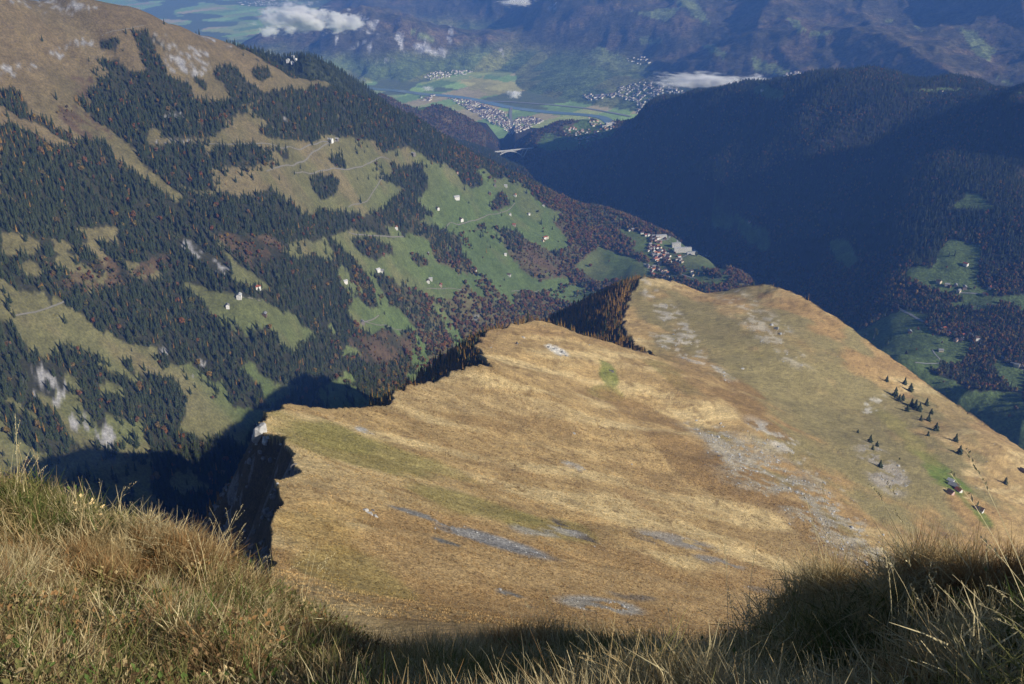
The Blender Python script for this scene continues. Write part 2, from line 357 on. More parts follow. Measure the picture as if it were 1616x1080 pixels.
# ------------------------------------------------------------------ ground cover: which patches are meadow, wood, rock (outlines surveyed from the photo, laid on the land)
C1 = (0, 0, 2.993); C2 = (540, 0, 2.993); C3 = (1076, 0, 2.993); C4 = (0, 360, 2.993); C5 = (540, 360, 2.993); C6 = (1076, 360, 2.993)
CV = (640, 180, 4.908); CR = (1400, 300, 3.375); CT = (640, 80, 4.489); CG = (980, 340, 7.345); CA = (1340, 560, 4.0); CL = (0, 60, 5.387)
MEADOW = [crop(p, *c) for c, p in [
    (C4, [(860, 260), (930, 270), (1000, 310), (1100, 310), (1150, 330), (1250, 330), (1320, 380), (1390, 450), (1480, 495), (1440, 530), (1380, 580), (1330, 570), (1300, 510), (1260, 470), (1200, 470), (1160, 520), (1100, 460), (1040, 420), (1000, 390), (960, 340), (900, 300)]),
    (C4, [(1060, 95), (1110, 160), (1180, 200), (1290, 290), (1270, 300), (1200, 270), (1130, 270), (1080, 240), (1080, 170)]),
    (C4, [(70, 410), (270, 360), (340, 370), (430, 430), (520, 520), (600, 580), (600, 640), (540, 610), (420, 590), (330, 550), (240, 610), (170, 590), (100, 530), (70, 470)]),
    (C4, [(600, 580), (660, 560), (720, 590), (720, 640), (830, 700), (800, 740), (740, 700), (640, 690), (610, 650)]),
    (C4, [(340, 0), (560, 0), (560, 70), (500, 80), (440, 60), (370, 20)]), (C4, [(0, 20), (100, 20), (190, 70), (180, 100), (120, 130), (0, 130)]),
    (C4, [(90, 170), (150, 150), (190, 200), (200, 240), (120, 230)]), (C4, [(250, 150), (320, 110), (370, 140), (360, 190), (280, 200), (240, 230)]),
    (C4, [(70, 310), (200, 310), (240, 370), (100, 400), (80, 380)]),
    (C4, [(1130, 680), (1190, 620), (1220, 680), (1310, 750), (1380, 740), (1420, 760), (1380, 800), (1290, 850), (1250, 850), (1230, 760), (1180, 700)]),
    (C4, [(820, 790), (900, 830), (1000, 860), (1110, 840), (1260, 860), (1260, 960), (1000, 990), (850, 950), (900, 850)]), (C4, [(480, 740), (520, 720), (600, 770), (570, 800), (480, 800)]),
    (C4, [(20, 805), (80, 820), (190, 890), (180, 915), (100, 870)]), (C4, [(1590, 190), (1616, 185), (1640, 280), (1600, 250)]),
    (C5, [(20, 380), (80, 320), (120, 380), (190, 390), (200, 360), (270, 400), (320, 450), (340, 490), (280, 480), (200, 490), (120, 500), (30, 440)]),
    (C5, [(-60, 60), (30, 10), (300, 40), (400, 60), (450, 160), (600, 240), (570, 300), (480, 340), (380, 320), (280, 260), (160, 230), (130, 180), (60, 160)]),
    (C5, [(600, 180), (680, 140), (760, 110), (830, 160), (840, 200), (920, 240), (1000, 240), (1080, 240), (1060, 270), (960, 290), (830, 310), (770, 300), (760, 260), (640, 230)]),
    (C5, [(860, 0), (1000, 0), (1080, 60), (1060, 100), (990, 110), (900, 70)]), (C5, [(1120, 190), (1200, 80), (1330, 130), (1440, 190), (1480, 260), (1300, 260), (1210, 270), (1180, 240)]),
    (C5, [(-40, 240), (20, 200), (60, 270), (10, 290)]), (C5, [(0, 540), (60, 560), (80, 590), (0, 600)]),
    (CV, [(110, 430), (250, 400), (330, 430), (400, 470), (410, 520), (480, 570), (590, 550), (590, 500), (540, 450), (600, 440), (690, 500), (800, 500), (880, 560), (900, 620), (1000, 660), (1100, 720), (1200, 760), (1230, 800), (1180, 800), (1130, 850), (1230, 930), (1200, 980), (1060, 960), (1000, 1000), (900, 900), (620, 890), (560, 900), (400, 890), (320, 890), (210, 880), (100, 830), (160, 800), (190, 760), (110, 690), (100, 640), (170, 600), (160, 500)]),
    (CV, [(0, 900), (60, 930), (200, 990), (210, 1060), (100, 1077), (0, 1040)]), (CV, [(1040, 530), (1130, 540), (1190, 580), (1120, 590), (1060, 560)]),
    (CG, [(0, 130), (110, 170), (250, 190), (540, 230), (830, 250), (900, 330), (1010, 390), (1100, 480), (1210, 560), (1180, 640), (1250, 780), (1100, 830), (800, 760), (560, 700), (330, 700), (0, 690), (0, 500), (120, 500), (190, 540), (330, 560), (260, 470), (160, 420), (110, 300), (20, 170)])]]
MEADOW.append([(325, 240), (385, 180), (430, 222), (530, 220), (545, 250), (600, 240), (640, 228), (675, 248), (660, 262), (590, 262), (585, 280), (640, 300), (610, 325), (575, 340), (540, 335), (490, 338), (455, 320), (430, 300), (375, 310), (340, 300), (345, 290), (400, 285), (440, 262), (460, 240), (430, 235), (380, 242)])
OPEN_TOP = [crop([(-900, -900), (1900, -900), (1900, 400), (1616, 415), (1330, 425), (1170, 510), (1080, 560), (1070, 620), (1000, 660), (960, 690), (850, 670), (700, 660), (640, 740), (760, 830), (860, 920), (840, 960), (700, 860), (560, 770), (500, 690), (400, 655), (270, 705), (200, 655), (110, 605), (0, 590), (-900, 500)], *C1)]
WOOD = [crop(p, *c) for c, p in [
    (C1, [(620, 150), (710, 140), (760, 330), (780, 360), (900, 400), (910, 450), (900, 490), (960, 480), (1080, 480), (1130, 490), (1140, 520), (1080, 560), (1070, 610), (1000, 660), (900, 660), (780, 650), (770, 610), (720, 600), (700, 660), (620, 650), (560, 600), (480, 560), (430, 470), (430, 440), (460, 370), (600, 350), (690, 350), (660, 270), (640, 200)]),
    (C1, [(1000, 350), (1060, 300), (1110, 330), (1150, 400), (1240, 440), (1300, 430), (1300, 460), (1220, 470), (1170, 500), (1130, 500), (1090, 440), (1060, 390)]),
    (C1, [(1200, 330), (1270, 330), (1280, 370), (1230, 390), (1180, 360)]), (C1, [(725, 160), (770, 190), (770, 230), (740, 210)]), (C1, [(905, 340), (990, 400), (990, 430), (930, 390)]),
    (C1, [(330, 480), (400, 470), (480, 540), (620, 620), (700, 660), (720, 690), (850, 680), (950, 690), (970, 760), (1040, 700), (1180, 690), (1250, 720), (1260, 780), (1180, 790), (1000, 780), (1010, 900), (930, 900), (820, 840), (760, 780), (690, 720), (600, 690), (540, 640), (440, 570)]),
    (C1, [(0, 410), (60, 410), (130, 480), (130, 530), (250, 580), (340, 640), (350, 660), (300, 660), (200, 590), (100, 550), (0, 500)]),
    (C1, [(470, 290), (560, 280), (590, 330), (560, 400), (500, 350)]), (C1, [(480, 190), (560, 190), (550, 240), (490, 230)]),
    (C1, [(1030, 185), (1200, 260), (1350, 260), (1420, 250), (1500, 290), (1640, 360), (1616, 390), (1480, 390), (1360, 360), (1250, 300)])]]
DENSE = [crop(p, *c) for c, p in [
    (C4, [(330, 340), (560, 270), (700, 230), (860, 300), (1000, 400), (1150, 530), (1180, 620), (1120, 720), (1000, 740), (900, 640), (740, 650), (730, 560), (600, 540), (450, 430)]), (C4, [(250, 600), (480, 650), (600, 700), (700, 760), (860, 860), (760, 900), (600, 900), (500, 880), (420, 740)]), (C4, [(0, 690), (100, 730), (250, 860), (380, 1040), (250, 1077), (60, 1000), (0, 900)]),
    (C4, [(1300, 130), (1616, 150), (1640, 420), (1500, 480), (1400, 420), (1330, 370), (1290, 290)]), (C4, [(1180, 480), (1260, 480), (1330, 590), (1480, 520), (1616, 540), (1616, 700), (1450, 760), (1330, 730), (1230, 640)]), (C4, [(560, 60), (800, 40), (830, 70), (700, 180), (560, 140)]), (C4, [(800, 110), (900, 130), (1060, 230), (1100, 300), (940, 260), (830, 200)]),
    (C1, [(0, 610), (110, 620), (200, 670), (270, 715), (400, 665), (500, 705), (560, 785), (660, 850), (740, 910), (850, 940), (960, 960), (1090, 950), (1290, 900), (1350, 930), (1430, 1020), (1616, 1010), (1616, 1130), (1300, 1150), (900, 1100), (700, 1160), (540, 1090), (390, 1000), (280, 1060), (120, 1010), (0, 870)]),
    (C1, [(1170, 510), (1330, 420), (1616, 410), (1616, 640), (1440, 620), (1280, 620), (1220, 570)]), (C2, [(0, 410), (150, 440), (300, 560), (480, 690), (640, 720), (760, 800), (900, 880), (760, 860), (600, 790), (440, 760), (300, 690), (0, 650)]), (C2, [(0, 1000), (120, 920), (250, 800), (380, 760), (400, 880), (330, 960), (400, 1020), (240, 1060), (0, 1077)])]]
CLUMP = [crop(p, *c) for c, p in [(CV, [(640, 710), (740, 610), (800, 680), (800, 710), (720, 730), (680, 760)]), (CV, [(410, 510), (440, 440), (500, 470), (590, 540), (580, 560), (490, 580)]),
    (C1, [(1480, 830), (1600, 840), (1600, 920), (1520, 950), (1480, 900)]), (C1, [(1200, 630), (1260, 600), (1300, 650), (1270, 665)]), (C1, [(1560, 745), (1616, 730), (1640, 800), (1580, 780)]),
    (C5, [(30, 60), (130, 50), (250, 80), (240, 120), (160, 160), (80, 130)]), (C5, [(310, 110), (390, 150), (390, 185), (320, 150)]), (C5, [(420, 60), (460, 60), (600, 210), (560, 220), (460, 150)]),
    (CV, [(560, 890), (620, 870), (640, 920)]), (CG, [(480, 560), (660, 570), (760, 640), (700, 700), (600, 620)]), (CG, [(930, 640), (1080, 640), (1180, 760), (1060, 720)])]]
SHRUB = [crop(p, *c) for c, p in [(C4, [(380, 190), (520, 140), (600, 200), (780, 110), (830, 140), (700, 240), (560, 280), (380, 290), (240, 280)]), (C1, [(280, 480), (440, 560), (540, 660), (440, 680), (350, 620), (280, 560)]),
    (C1, [(240, 340), (430, 370), (430, 470), (300, 450)]), (C4, [(1000, 20), (1300, 30), (1350, 130), (1200, 200), (1120, 120)]), (C5, [(0, 520), (180, 500), (300, 530), (340, 560), (260, 640), (100, 640)]), (C5, [(760, 120), (960, 90), (1080, 220), (960, 240), (840, 190)]),
    (CV, [(1000, 880), (1230, 820), (1276, 1000), (1100, 1080), (900, 1077)])]]
ROCK = [crop(p, *c) for c, p in [(C1, [(0, 300), (120, 305), (180, 325), (100, 360), (0, 365)]), (C1, [(40, 0), (240, 0), (450, 35), (440, 60), (330, 80), (210, 60), (120, 40)]), (C1, [(230, 250), (300, 195), (370, 180), (480, 185), (450, 215), (340, 225), (280, 280)]),
    (C1, [(710, 140), (800, 150), (860, 200), (960, 230), (1020, 290), (990, 340), (900, 370), (860, 390), (780, 320), (740, 230)]), (C1, [(900, 155), (980, 165), (1090, 235), (1000, 215)]),
    (C4, [(100, 680), (200, 640), (290, 660), (310, 760), (300, 840), (220, 820), (120, 750)]), (C4, [(340, 890), (420, 880), (440, 960), (400, 1010), (340, 950)]), (C4, [(450, 940), (500, 900), (560, 970), (520, 1030), (450, 1010)]),
    (C4, [(720, 570), (760, 555), (800, 575), (770, 600)]), (C4, [(930, 630), (970, 640), (1000, 700), (960, 690)]), (C4, [(860, 670), (920, 690), (900, 700)]), (C4, [(820, 75), (910, 60), (980, 110), (1080, 190), (1040, 230), (980, 180), (920, 130)]),
    (C1, [(750, 665), (900, 655), (910, 675), (760, 685)]), (C1, [(430, 655), (490, 645), (480, 670)]), (C1, [(780, 530), (850, 515), (860, 550), (790, 560)]), (C1, [(1325, 560), (1360, 555), (1360, 580)]), (C5, [(620, 410), (650, 400), (650, 440), (630, 440)])]]
HILL_MEADOW = [crop(p, *c) for c, p in [(CR, [(90, 440), (130, 410), (240, 420), (260, 370), (330, 260), (420, 285), (520, 290), (510, 340), (470, 380), (480, 460), (500, 520), (600, 520), (540, 580), (520, 640), (450, 640), (400, 580), (330, 560), (240, 530), (190, 500), (100, 470)]),
    (CR, [(340, 90), (420, 40), (430, 0), (500, 20), (560, 90), (520, 120), (380, 110)]), (CR, [(40, 760), (200, 760), (300, 800), (440, 810), (420, 900), (300, 930), (160, 920), (60, 850)]), (CR, [(590, 890), (729, 960), (729, 1080), (650, 1040), (600, 980)]), (CR, [(200, 990), (340, 1010), (420, 1060), (729, 1080), (729, 1400), (300, 1300)]),
    (CR, [(80, 640), (250, 730), (140, 740), (60, 690)]), (C3, [(330, 420), (390, 390), (480, 430), (470, 460), (390, 470)]), (C3, [(130, 1010), (240, 1000), (330, 1060), (330, 1077), (150, 1077)]), (C6, [(240, 0), (370, 0), (420, 60), (380, 120), (300, 60)]),
    (C6, [(700, 60), (790, 60), (840, 160), (780, 200), (700, 140)]), (C3, [(1060, 420), (1260, 425), (1616, 440), (1616, 448), (1300, 440), (1060, 430)])]]

U, Vp = project(X, Y, Zt)
def wob(u, v, x, y, a=11.0):
    return u + a * fbm(x, y, 80, 4, 101, .6), v + 0.7 * a * fbm(x, y, 80, 4, 102, .6)
C = np.zeros(X.shape + (3,))
def paint(mask, col, k=1.0):
    kk = np.clip(mask * k, 0, 1)[..., None]; C[:] = C * (1 - kk) + np.array(col) * kk
def lay(region_id, fn):
    m = ID == region_id; return m

uw, vw = wob(U, Vp, X, Y)
n1 = fbm(X, Y, 300, 4, 111); n2 = fbm(X, Y, 60, 4, 112); n3 = fbm(X, Y, 16, 3, 113)
# --- mountainside
m1 = (ID == 1)
meadow = inpolys(MEADOW, uw, vw); top = inpolys(OPEN_TOP, uw, vw); wood = inpolys(WOOD, uw, vw) | inpolys(CLUMP, uw, vw); shrub = inpolys(SHRUB, uw, vw); rock = inpolys(ROCK, uw, vw)
alt = smooth(-1260, -720, Zt + 120 * n1)
grass_lo, grass_hi, brown = np.array([.088, .125, .042]), np.array([.130, .118, .052]), np.array([.150, .112, .058])
base = grass_lo + (grass_hi - grass_lo) * alt[..., None]
bk = np.clip(smooth(-800, -420, Zt + 130 * n1 + 60 * n2), 0, 1)[..., None]; base = base + (brown - base) * bk
fl = np.array([.036, .036, .020]) * (1 + 0.35 * n2[..., None]); east = (smooth(560, 720, U) * smooth(300, 380, Vp))[..., None]; fl = fl + (np.array([.098, .086, .040]) * (1 + 0.4 * n2[..., None]) - fl) * east; sh = np.array([.088, .060, .035]) * (1 + 0.3 * n2[..., None])
dry = smooth(-.05, .5, fbm(X, Y, 140, 4, 115) + .4 * n2)[..., None]; base = base + (np.array([.150, .118, .062]) - base) * dry * (.25 + .55 * alt[..., None])
cm = base * (1 + 0.22 * n2[..., None] + 0.18 * n1[..., None])
gl = glade(X, Y) + .25 * n2; forest_floor = (~meadow & ~top & ((gl < .11) | inpolys(DENSE, uw, vw))) | wood
cm = np.where(forest_floor[..., None], fl, cm); shk = (shrub & ~meadow) * smooth(-.45, .25, n2 + .8 * n3); cm = cm + (sh - cm) * shk[..., None]
n4 = fbm(X, Y, 7, 3, 116); rk = smooth(0., .45, n3 + 0.5 * n2 + .7 * n4 + .05) * rock; cm = cm + (np.array([.22, .215, .215]) * (0.9 + 0.6 * n3[..., None]) - cm) * rk[..., None]
C = np.where(m1[..., None], cm, C)
# --- shaded hill and its valley meadows
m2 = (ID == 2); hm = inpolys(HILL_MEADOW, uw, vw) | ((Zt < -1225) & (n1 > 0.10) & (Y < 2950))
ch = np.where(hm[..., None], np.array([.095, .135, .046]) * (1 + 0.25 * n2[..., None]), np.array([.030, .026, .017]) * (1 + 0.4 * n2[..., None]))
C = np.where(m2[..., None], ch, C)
# --- knolls
tmead = inpolys([crop(p, *CT) for p in [[(920, 670), (960, 620), (1010, 590), (1060, 600), (1200, 620), (1230, 680), (1140, 715), (1000, 715)], [(1200, 480), (1290, 470), (1340, 520), (1200, 540)], [(60, 380), (190, 360), (180, 400), (100, 440)], [(500, 690), (580, 710), (720, 760), (760, 800), (640, 770)], [(850, 560), (920, 560), (900, 590)], [(1100, 540), (1480, 480), (1480, 600), (1230, 680)]]], uw, vw)
ck = np.where(tmead[..., None], np.array([.095, .150, .045]), np.array([.088, .066, .036]) * (1 + 0.45 * n2[..., None]))
ck = np.where((np.hypot(X, Y) < 4700)[..., None], np.array([.035, .042, .020]) * (1 + 0.4 * n2[..., None]), ck)
C = np.where((ID == 5)[..., None], ck, C)
# --- valley floor: strips of fields, vineyards, riverside wood
a = 0.95; rx = X * math.cos(a) + Y * math.sin(a); ry = -X * math.sin(a) + Y * math.cos(a)
row = np.floor(ry / 210 + 0.5 * vnoise(rx / 900, ry / 900, 5)); cell = np.floor(rx / 420 + 3.7 * _hash(row.astype(np.int64), row.astype(np.int64) * 0 + 3, 9))
hsh = _hash(cell.astype(np.int64), row.astype(np.int64), 13); hs2 = _hash(cell.astype(np.int64) + 7, row.astype(np.int64), 17)
pal = np.array([[.085, .135, .045], [.105, .160, .055], [.070, .110, .042], [.115, .140, .060], [.165, .140, .075], [.130, .150, .050]])
cf = pal[np.clip((hsh * 6).astype(int), 0, 5)] * (0.85 + 0.3 * hs2[..., None])
yell = inpolys([crop([(370, 210), (480, 190), (620, 210), (790, 230), (820, 290), (720, 330), (600, 310), (440, 270)], *CT)], uw, vw)
cf = np.where(yell[..., None], np.array([.165, .155, .060]) * (0.75 + 0.5 * hs2[..., None]), cf)
riv = fbm(X, Y, 800, 3, 121) > 0.27
cf = np.where(riv[..., None], np.array([.045, .055, .028]), cf)
C = np.where((ID == 3)[..., None], cf * 2.7, C)
# --- far mountains: mixed wood, high meadow, pale limestone walls where steep
gy, gx = np.gradient(Zt); dr = np.gradient(HR)[:, None]; da = (AZ[1] - AZ[0]) * HR[:, None]
slope = np.hypot(gy / dr, gx / da)
nf = fbm(X, Y, 900, 4, 131); nf2 = fbm(X, Y, 240, 4, 132)
cw = np.array([.058, .052, .030]) * (1 + 0.5 * nf2[..., None]); cw = cw + (np.array([.092, .070, .042]) - cw) * smooth(0., .4, nf2)[..., None]
low = smooth(-1640, -1800, Zt + 60 * nf)
vine = np.where((hsh > 0.55)[..., None], np.array([.125, .135, .045]), np.array([.085, .115, .040]))
cw = cw * (1 - low[..., None]) + vine * (0.8 + 0.4 * hs2[..., None]) * low[..., None]
FARM = [crop(p, 840, 0, 3.513) for p in [[(520, 60), (640, 70), (700, 50), (820, 35), (810, 70), (740, 120), (640, 90)], [(570, 230), (620, 210), (720, 225), (720, 245), (600, 245)], [(950, 240), (1010, 250), (1080, 300), (1060, 330), (980, 290)], [(1410, 90), (1490, 120), (1520, 190), (1480, 180)], [(1220, 310), (1320, 350), (1440, 390), (1400, 430), (1230, 390)], [(290, 310), (370, 250), (440, 290), (560, 330), (600, 400), (420, 400), (340, 350)], [(780, 0), (900, 0), (1000, 150), (900, 90)]]] + [crop(p, *C3) for p in [[(1310, 130), (1390, 150), (1480, 240), (1460, 290), (1370, 240)], [(850, 60), (960, 95), (1040, 110), (900, 80)], [(1080, 120), (1160, 160), (1120, 150)], [(540, 100), (620, 150), (720, 160), (640, 180)], [(0, 0), (60, 0), (130, 100), (60, 60)], [(1480, 370), (1616, 410), (1616, 420), (1540, 410)]]] + [crop([(950, 180), (1060, 190), (1080, 230), (1000, 215)], 380, 0, 3.513)]
uf, vf = U + 6 * nf2, Vp + 4 * fbm(X, Y, 200, 3, 134)
fm = inpolys(FARM, uf, vf); cw = np.where(fm[..., None], np.array([.125, .150, .058]) * (1 + .25 * nf2[..., None]), cw)
FROCK = [crop(p, 380, 0, 3.513) for p in [[(640, 80), (700, 95), (770, 120), (760, 200), (720, 230), (700, 310), (670, 290), (650, 200)], [(870, 180), (920, 185), (900, 280), (880, 270)], [(980, 240), (1030, 225), (1070, 260), (1120, 260), (1165, 300), (1150, 320), (1060, 300), (980, 270)], [(1155, 150), (1180, 155), (1190, 250), (1170, 260)], [(800, 330), (910, 335), (900, 360), (800, 355)], [(590, 240), (630, 230), (640, 280), (600, 290)], [(745, 300), (770, 310), (760, 350)], [(1420, 280), (1460, 310), (1450, 325)], [(520, 210), (540, 240), (530, 260)]]] + [crop(p, 840, 0, 3.513) for p in [[(85, 0), (140, 0), (135, 45), (90, 50)], [(230, 0), (280, 0), (280, 20), (240, 25)]]]
fr = inpolys(FROCK, uf + 8 * fbm(X, Y, 110, 3, 137), vf + 8 * fbm(X, Y, 130, 3, 138)) * smooth(-.3, .3, nf2 + 1.0 * fbm(X, Y, 70, 3, 135))
cw = cw + (np.array([.25, .25, .26]) * (0.9 + 0.7 * fbm(X, Y, 60, 3, 136)[..., None]) - cw) * fr[..., None]
C = np.where((ID == 4)[..., None], cw * 1.45, C)
# --- the ridge: dry grass in streaks, heath, turf, scree
m0 = ID == 0
s_ = X * 0.83 + Y * 0.56; t_ = -X * 0.56 + Y * 0.83
st = fbm(t_ + 10 * n2, s_ * 0.18, 26, 4, 141); st2 = fbm(t_ + 25 * n1, s_ * 0.25, 95, 3, 142)
cg = np.array([.325, .235, .118]) * (1 + 0.12 * st[..., None])
pale = smooth(0.05, 0.45, st + 0.5 * st2); cg = cg + (np.array([.450, .360, .205]) - cg) * (0.75 * pale)[..., None]
rust = smooth(0.0, 0.45, -st2 + 0.4 * n2); cg = cg + (np.array([.250, .165, .080]) - cg) * (0.7 * rust)[..., None]
mot = fbm(X, Y, 22, 4, 147, .6); cg = cg * (1 + .30 * mot[..., None]); dk = smooth(.28, .5, fbm(X, Y, 9, 3, 148)); cg = cg + (np.array([.150, .100, .048]) - cg) * (.55 * dk)[..., None]
def blob(cx, cy, rx_, ry_, ang, col, k=1.0, rough=0.9, f=n2):
    global cg
    c_, s2 = math.cos(math.radians(ang)), math.sin(math.radians(ang)); du, dv = U - cx, Vp - cy
    q = np.hypot((du * c_ + dv * s2) / rx_, (-du * s2 + dv * c_) / ry_) + rough * f
    w_ = smooth(1.15, 0.7, q) * k * m0; cg = cg + (np.array(col) - cg) * w_[..., None]
OL = (.205, .185, .070); GR = (.105, .150, .036); SC_ = (.235, .225, .215); BR = (.190, .125, .058); OLG = (.190, .165, .085)
for a_ in [(850, 930, 620, 120, 6, (.250, .165, .080), .7), (1330, 900, 200, 60, 30, (.215, .155, .08), .6), (620, 780, 260, 50, 14, (.290, .200, .100), .4), (560, 715, 170, 26, 17, OL, .75), (720, 790, 130, 22, 17, OL, .75), (520, 690, 60, 16, 15, OL, .8), (1200, 575, 70, 26, 20, OL, .9), (870, 835, 90, 20, 12, OL, .6), (540, 900, 90, 40, 20, OL, .5), (1060, 590, 40, 14, 30, OL, .5), (960, 590, 22, 12, 60, GR, .7), (958, 620, 24, 10, 10, OL, .8),
           (1330, 680, 260, 110, 38, OLG, .9), (1420, 760, 170, 70, 38, OLG, .8), (1130, 530, 130, 60, 35, OLG, .9), (1250, 560, 150, 60, 40, OLG, .75), (1100, 600, 55, 35, 25, BR, .5), (1175, 640, 60, 26, 35, BR, .9), (1090, 720, 150, 28, 33, BR, .8), (1230, 800, 150, 24, 35, BR, .8), (500, 830, 90, 60, 10, (.300, .215, .080), .5), (760, 640, 190, 34, 8, BR, .45),
           (1500, 765, 70, 15, 47, GR, .95), (1550, 815, 30, 12, 47, GR, .8), (1440, 700, 60, 14, 42, OL, .7), (1490, 650, 60, 40, 45, OLG, .5)]:
    blob(*a_)
SCW = np.zeros(X.shape)
grit = fbm(t_, s_ * 0.45, 9, 3, 145); grit2 = fbm(t_ + 6 * n3, s_ * 0.3, 24, 3, 146)
def scree(cx, cy, rx_, ry_, ang, col=SC_, k=.9, thr=0.0):
    global cg
    c_, s2 = math.cos(math.radians(ang)), math.sin(math.radians(ang)); du, dv = U - cx, Vp - cy
    q = np.hypot((du * c_ + dv * s2) / rx_, (-du * s2 + dv * c_) / ry_)
    w_ = smooth(1.1, 0.6, q + 0.35 * n2) * smooth(thr - .12, thr + .14, grit + 0.6 * grit2 + .5 * n3) * k * m0; global SCW; SCW = np.maximum(SCW, w_)
    cc = np.array(col) * (1 + 0.5 * grit[..., None]); cg = cg + (cc - cg) * w_[..., None]
for a_ in [(1190, 735, 160, 22, 37, (.27, .26, .245), .8, .1), (1260, 720, 120, 16, 37, (.30, .29, .28), .8, .3), (1330, 820, 130, 22, 38, (.27, .26, .245), .75, .15), (1240, 770, 190, 50, 37, (.24, .215, .17), .7, -.1), (1390, 740, 70, 26, 50, (.24, .22, .20), .9, -.1), (1200, 510, 120, 26, 40, (.33, .31, .28), .6, .2), (1060, 500, 90, 16, 50, (.34, .32, .30), .7, .12), (1090, 560, 80, 14, 30, (.36, .34, .32), .6, .15), (1380, 640, 14, 22, 60, (.42, .41, .4), .8, .1),
           (785, 855, 105, 10, 16, (.155, .155, .165), 1, -.35), (720, 836, 40, 9, 14, (.20, .20, .21), 1, -.3), (910, 842, 60, 7, 30, (.10, .085, .07), 1, -.2), (860, 838, 70, 12, 5, (.20, .20, .20), .7, -.05), (660, 812, 60, 4, 17, (.16, .16, .165), 1, -.15), (705, 856, 26, 3, 17, (.12, .12, .12), 1, -.2), (815, 945, 38, 8, 22, (.15, .145, .14), 1, -.3), (810, 897, 30, 7, 18, (.17, .165, .16), .9, -.2), (940, 955, 70, 12, 8, (.22, .215, .21), .9, -.1), (1060, 852, 80, 12, 12, (.20, .19, .185), .85, -.1), (1020, 850, 40, 6, 15, (.11, .09, .07), .9, 0), (1130, 886, 50, 7, 14, (.20, .19, .185), .9, -.2), (1230, 940, 60, 6, 15, (.15, .13, .11), .8, 0), (1000, 940, 40, 8, 10, (.13, .11, .09), .8, 0), (905, 735, 20, 5, 20, (.3, .3, .3), .7, 0), (575, 680, 16, 5, 20, (.33, .33, .34), .9, -.1), (878, 553, 22, 6, 25, (.45, .44, .43), 1, -.2)]:
    scree(*a_)
offm = inpoly(OFFPOLY, X.ravel(), Y.ravel()).reshape(X.shape)
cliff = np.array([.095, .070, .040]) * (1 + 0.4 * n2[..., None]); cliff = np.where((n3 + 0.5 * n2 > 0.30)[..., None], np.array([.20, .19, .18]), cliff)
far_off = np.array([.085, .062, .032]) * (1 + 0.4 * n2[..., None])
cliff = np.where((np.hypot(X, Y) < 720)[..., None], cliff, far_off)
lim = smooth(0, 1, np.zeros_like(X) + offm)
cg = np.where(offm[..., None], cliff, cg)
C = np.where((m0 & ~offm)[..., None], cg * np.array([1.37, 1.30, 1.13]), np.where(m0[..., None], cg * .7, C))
C = np.clip(C, 0.004, 0.9)
# ------------------------------------------------------------------ materials
def N(nt, t, **kw):
    n = nt.nodes.new(t)
    for k, v in kw.items(): setattr(n, k, v)
    return n

def new_mat(name, rough=0.95, spec=0.15):
    m = bpy.data.materials.new(name); m.use_nodes = True; nt = m.node_tree
    b = nt.nodes['Principled BSDF']; b.inputs['Roughness'].default_value = rough; b.inputs['Specular IOR Level'].default_value = spec
    return m, nt, b

def noise(nt, vec, scale, detail=4, rough=0.6, stretch=None, rotz=0.0):
    if rotz:
        m0 = N(nt, 'ShaderNodeMapping'); m0.inputs['Rotation'].default_value = (0, 0, -rotz); nt.links.new(vec, m0.inputs['Vector']); vec = m0.outputs[0]
    mp = N(nt, 'ShaderNodeMapping')
    mp.inputs['Scale'].default_value = stretch or (1, 1, 1); nt.links.new(vec, mp.inputs['Vector'])
    n = N(nt, 'ShaderNodeTexNoise'); n.inputs['Scale'].default_value = scale; n.inputs['Detail'].default_value = detail; n.inputs['Roughness'].default_value = rough
    nt.links.new(mp.outputs[0], n.inputs['Vector']); return n.outputs['Fac']

def remap(nt, v, a, b, c, d):
    r = N(nt, 'ShaderNodeMapRange'); r.inputs[1].default_value = a; r.inputs[2].default_value = b; r.inputs[3].default_value = c; r.inputs[4].default_value = d
    nt.links.new(v, r.inputs[0]); return r.outputs[0]

def mulc(nt, col, fac):
    m = N(nt, 'ShaderNodeMix', data_type='RGBA', blend_type='MULTIPLY'); m.inputs[0].default_value = 1.0
    nt.links.new(col, m.inputs[6]); nt.links.new(fac, m.inputs[7]); return m.outputs[2]

def ground_mat(name, noises, bump):
    """colour from the surveyed cover, broken up by fine grain"""
    m, nt, b = new_mat(name)
    at = N(nt, 'ShaderNodeVertexColor', layer_name='cover'); tc = N(nt, 'ShaderNodeTexCoord'); vec = tc.outputs['Object']
    col = at.outputs[0]
    for sc, lo, hi, st, rz in noises:
        f = noise(nt, vec, sc, 5, 0.65, st, rz); col = mulc(nt, col, remap(nt, f, 0.3, 0.7, lo, hi))
    nt.links.new(col, b.inputs['Base Color'])
    sc, dist, stg = bump
    bm = N(nt, 'ShaderNodeBump'); bm.inputs['Strength'].default_value = stg; bm.inputs['Distance'].default_value = dist
    nt.links.new(noise(nt, vec, sc, 6, 0.7), bm.inputs['Height']); nt.links.new(bm.outputs[0], b.inputs['Normal'])
    return m

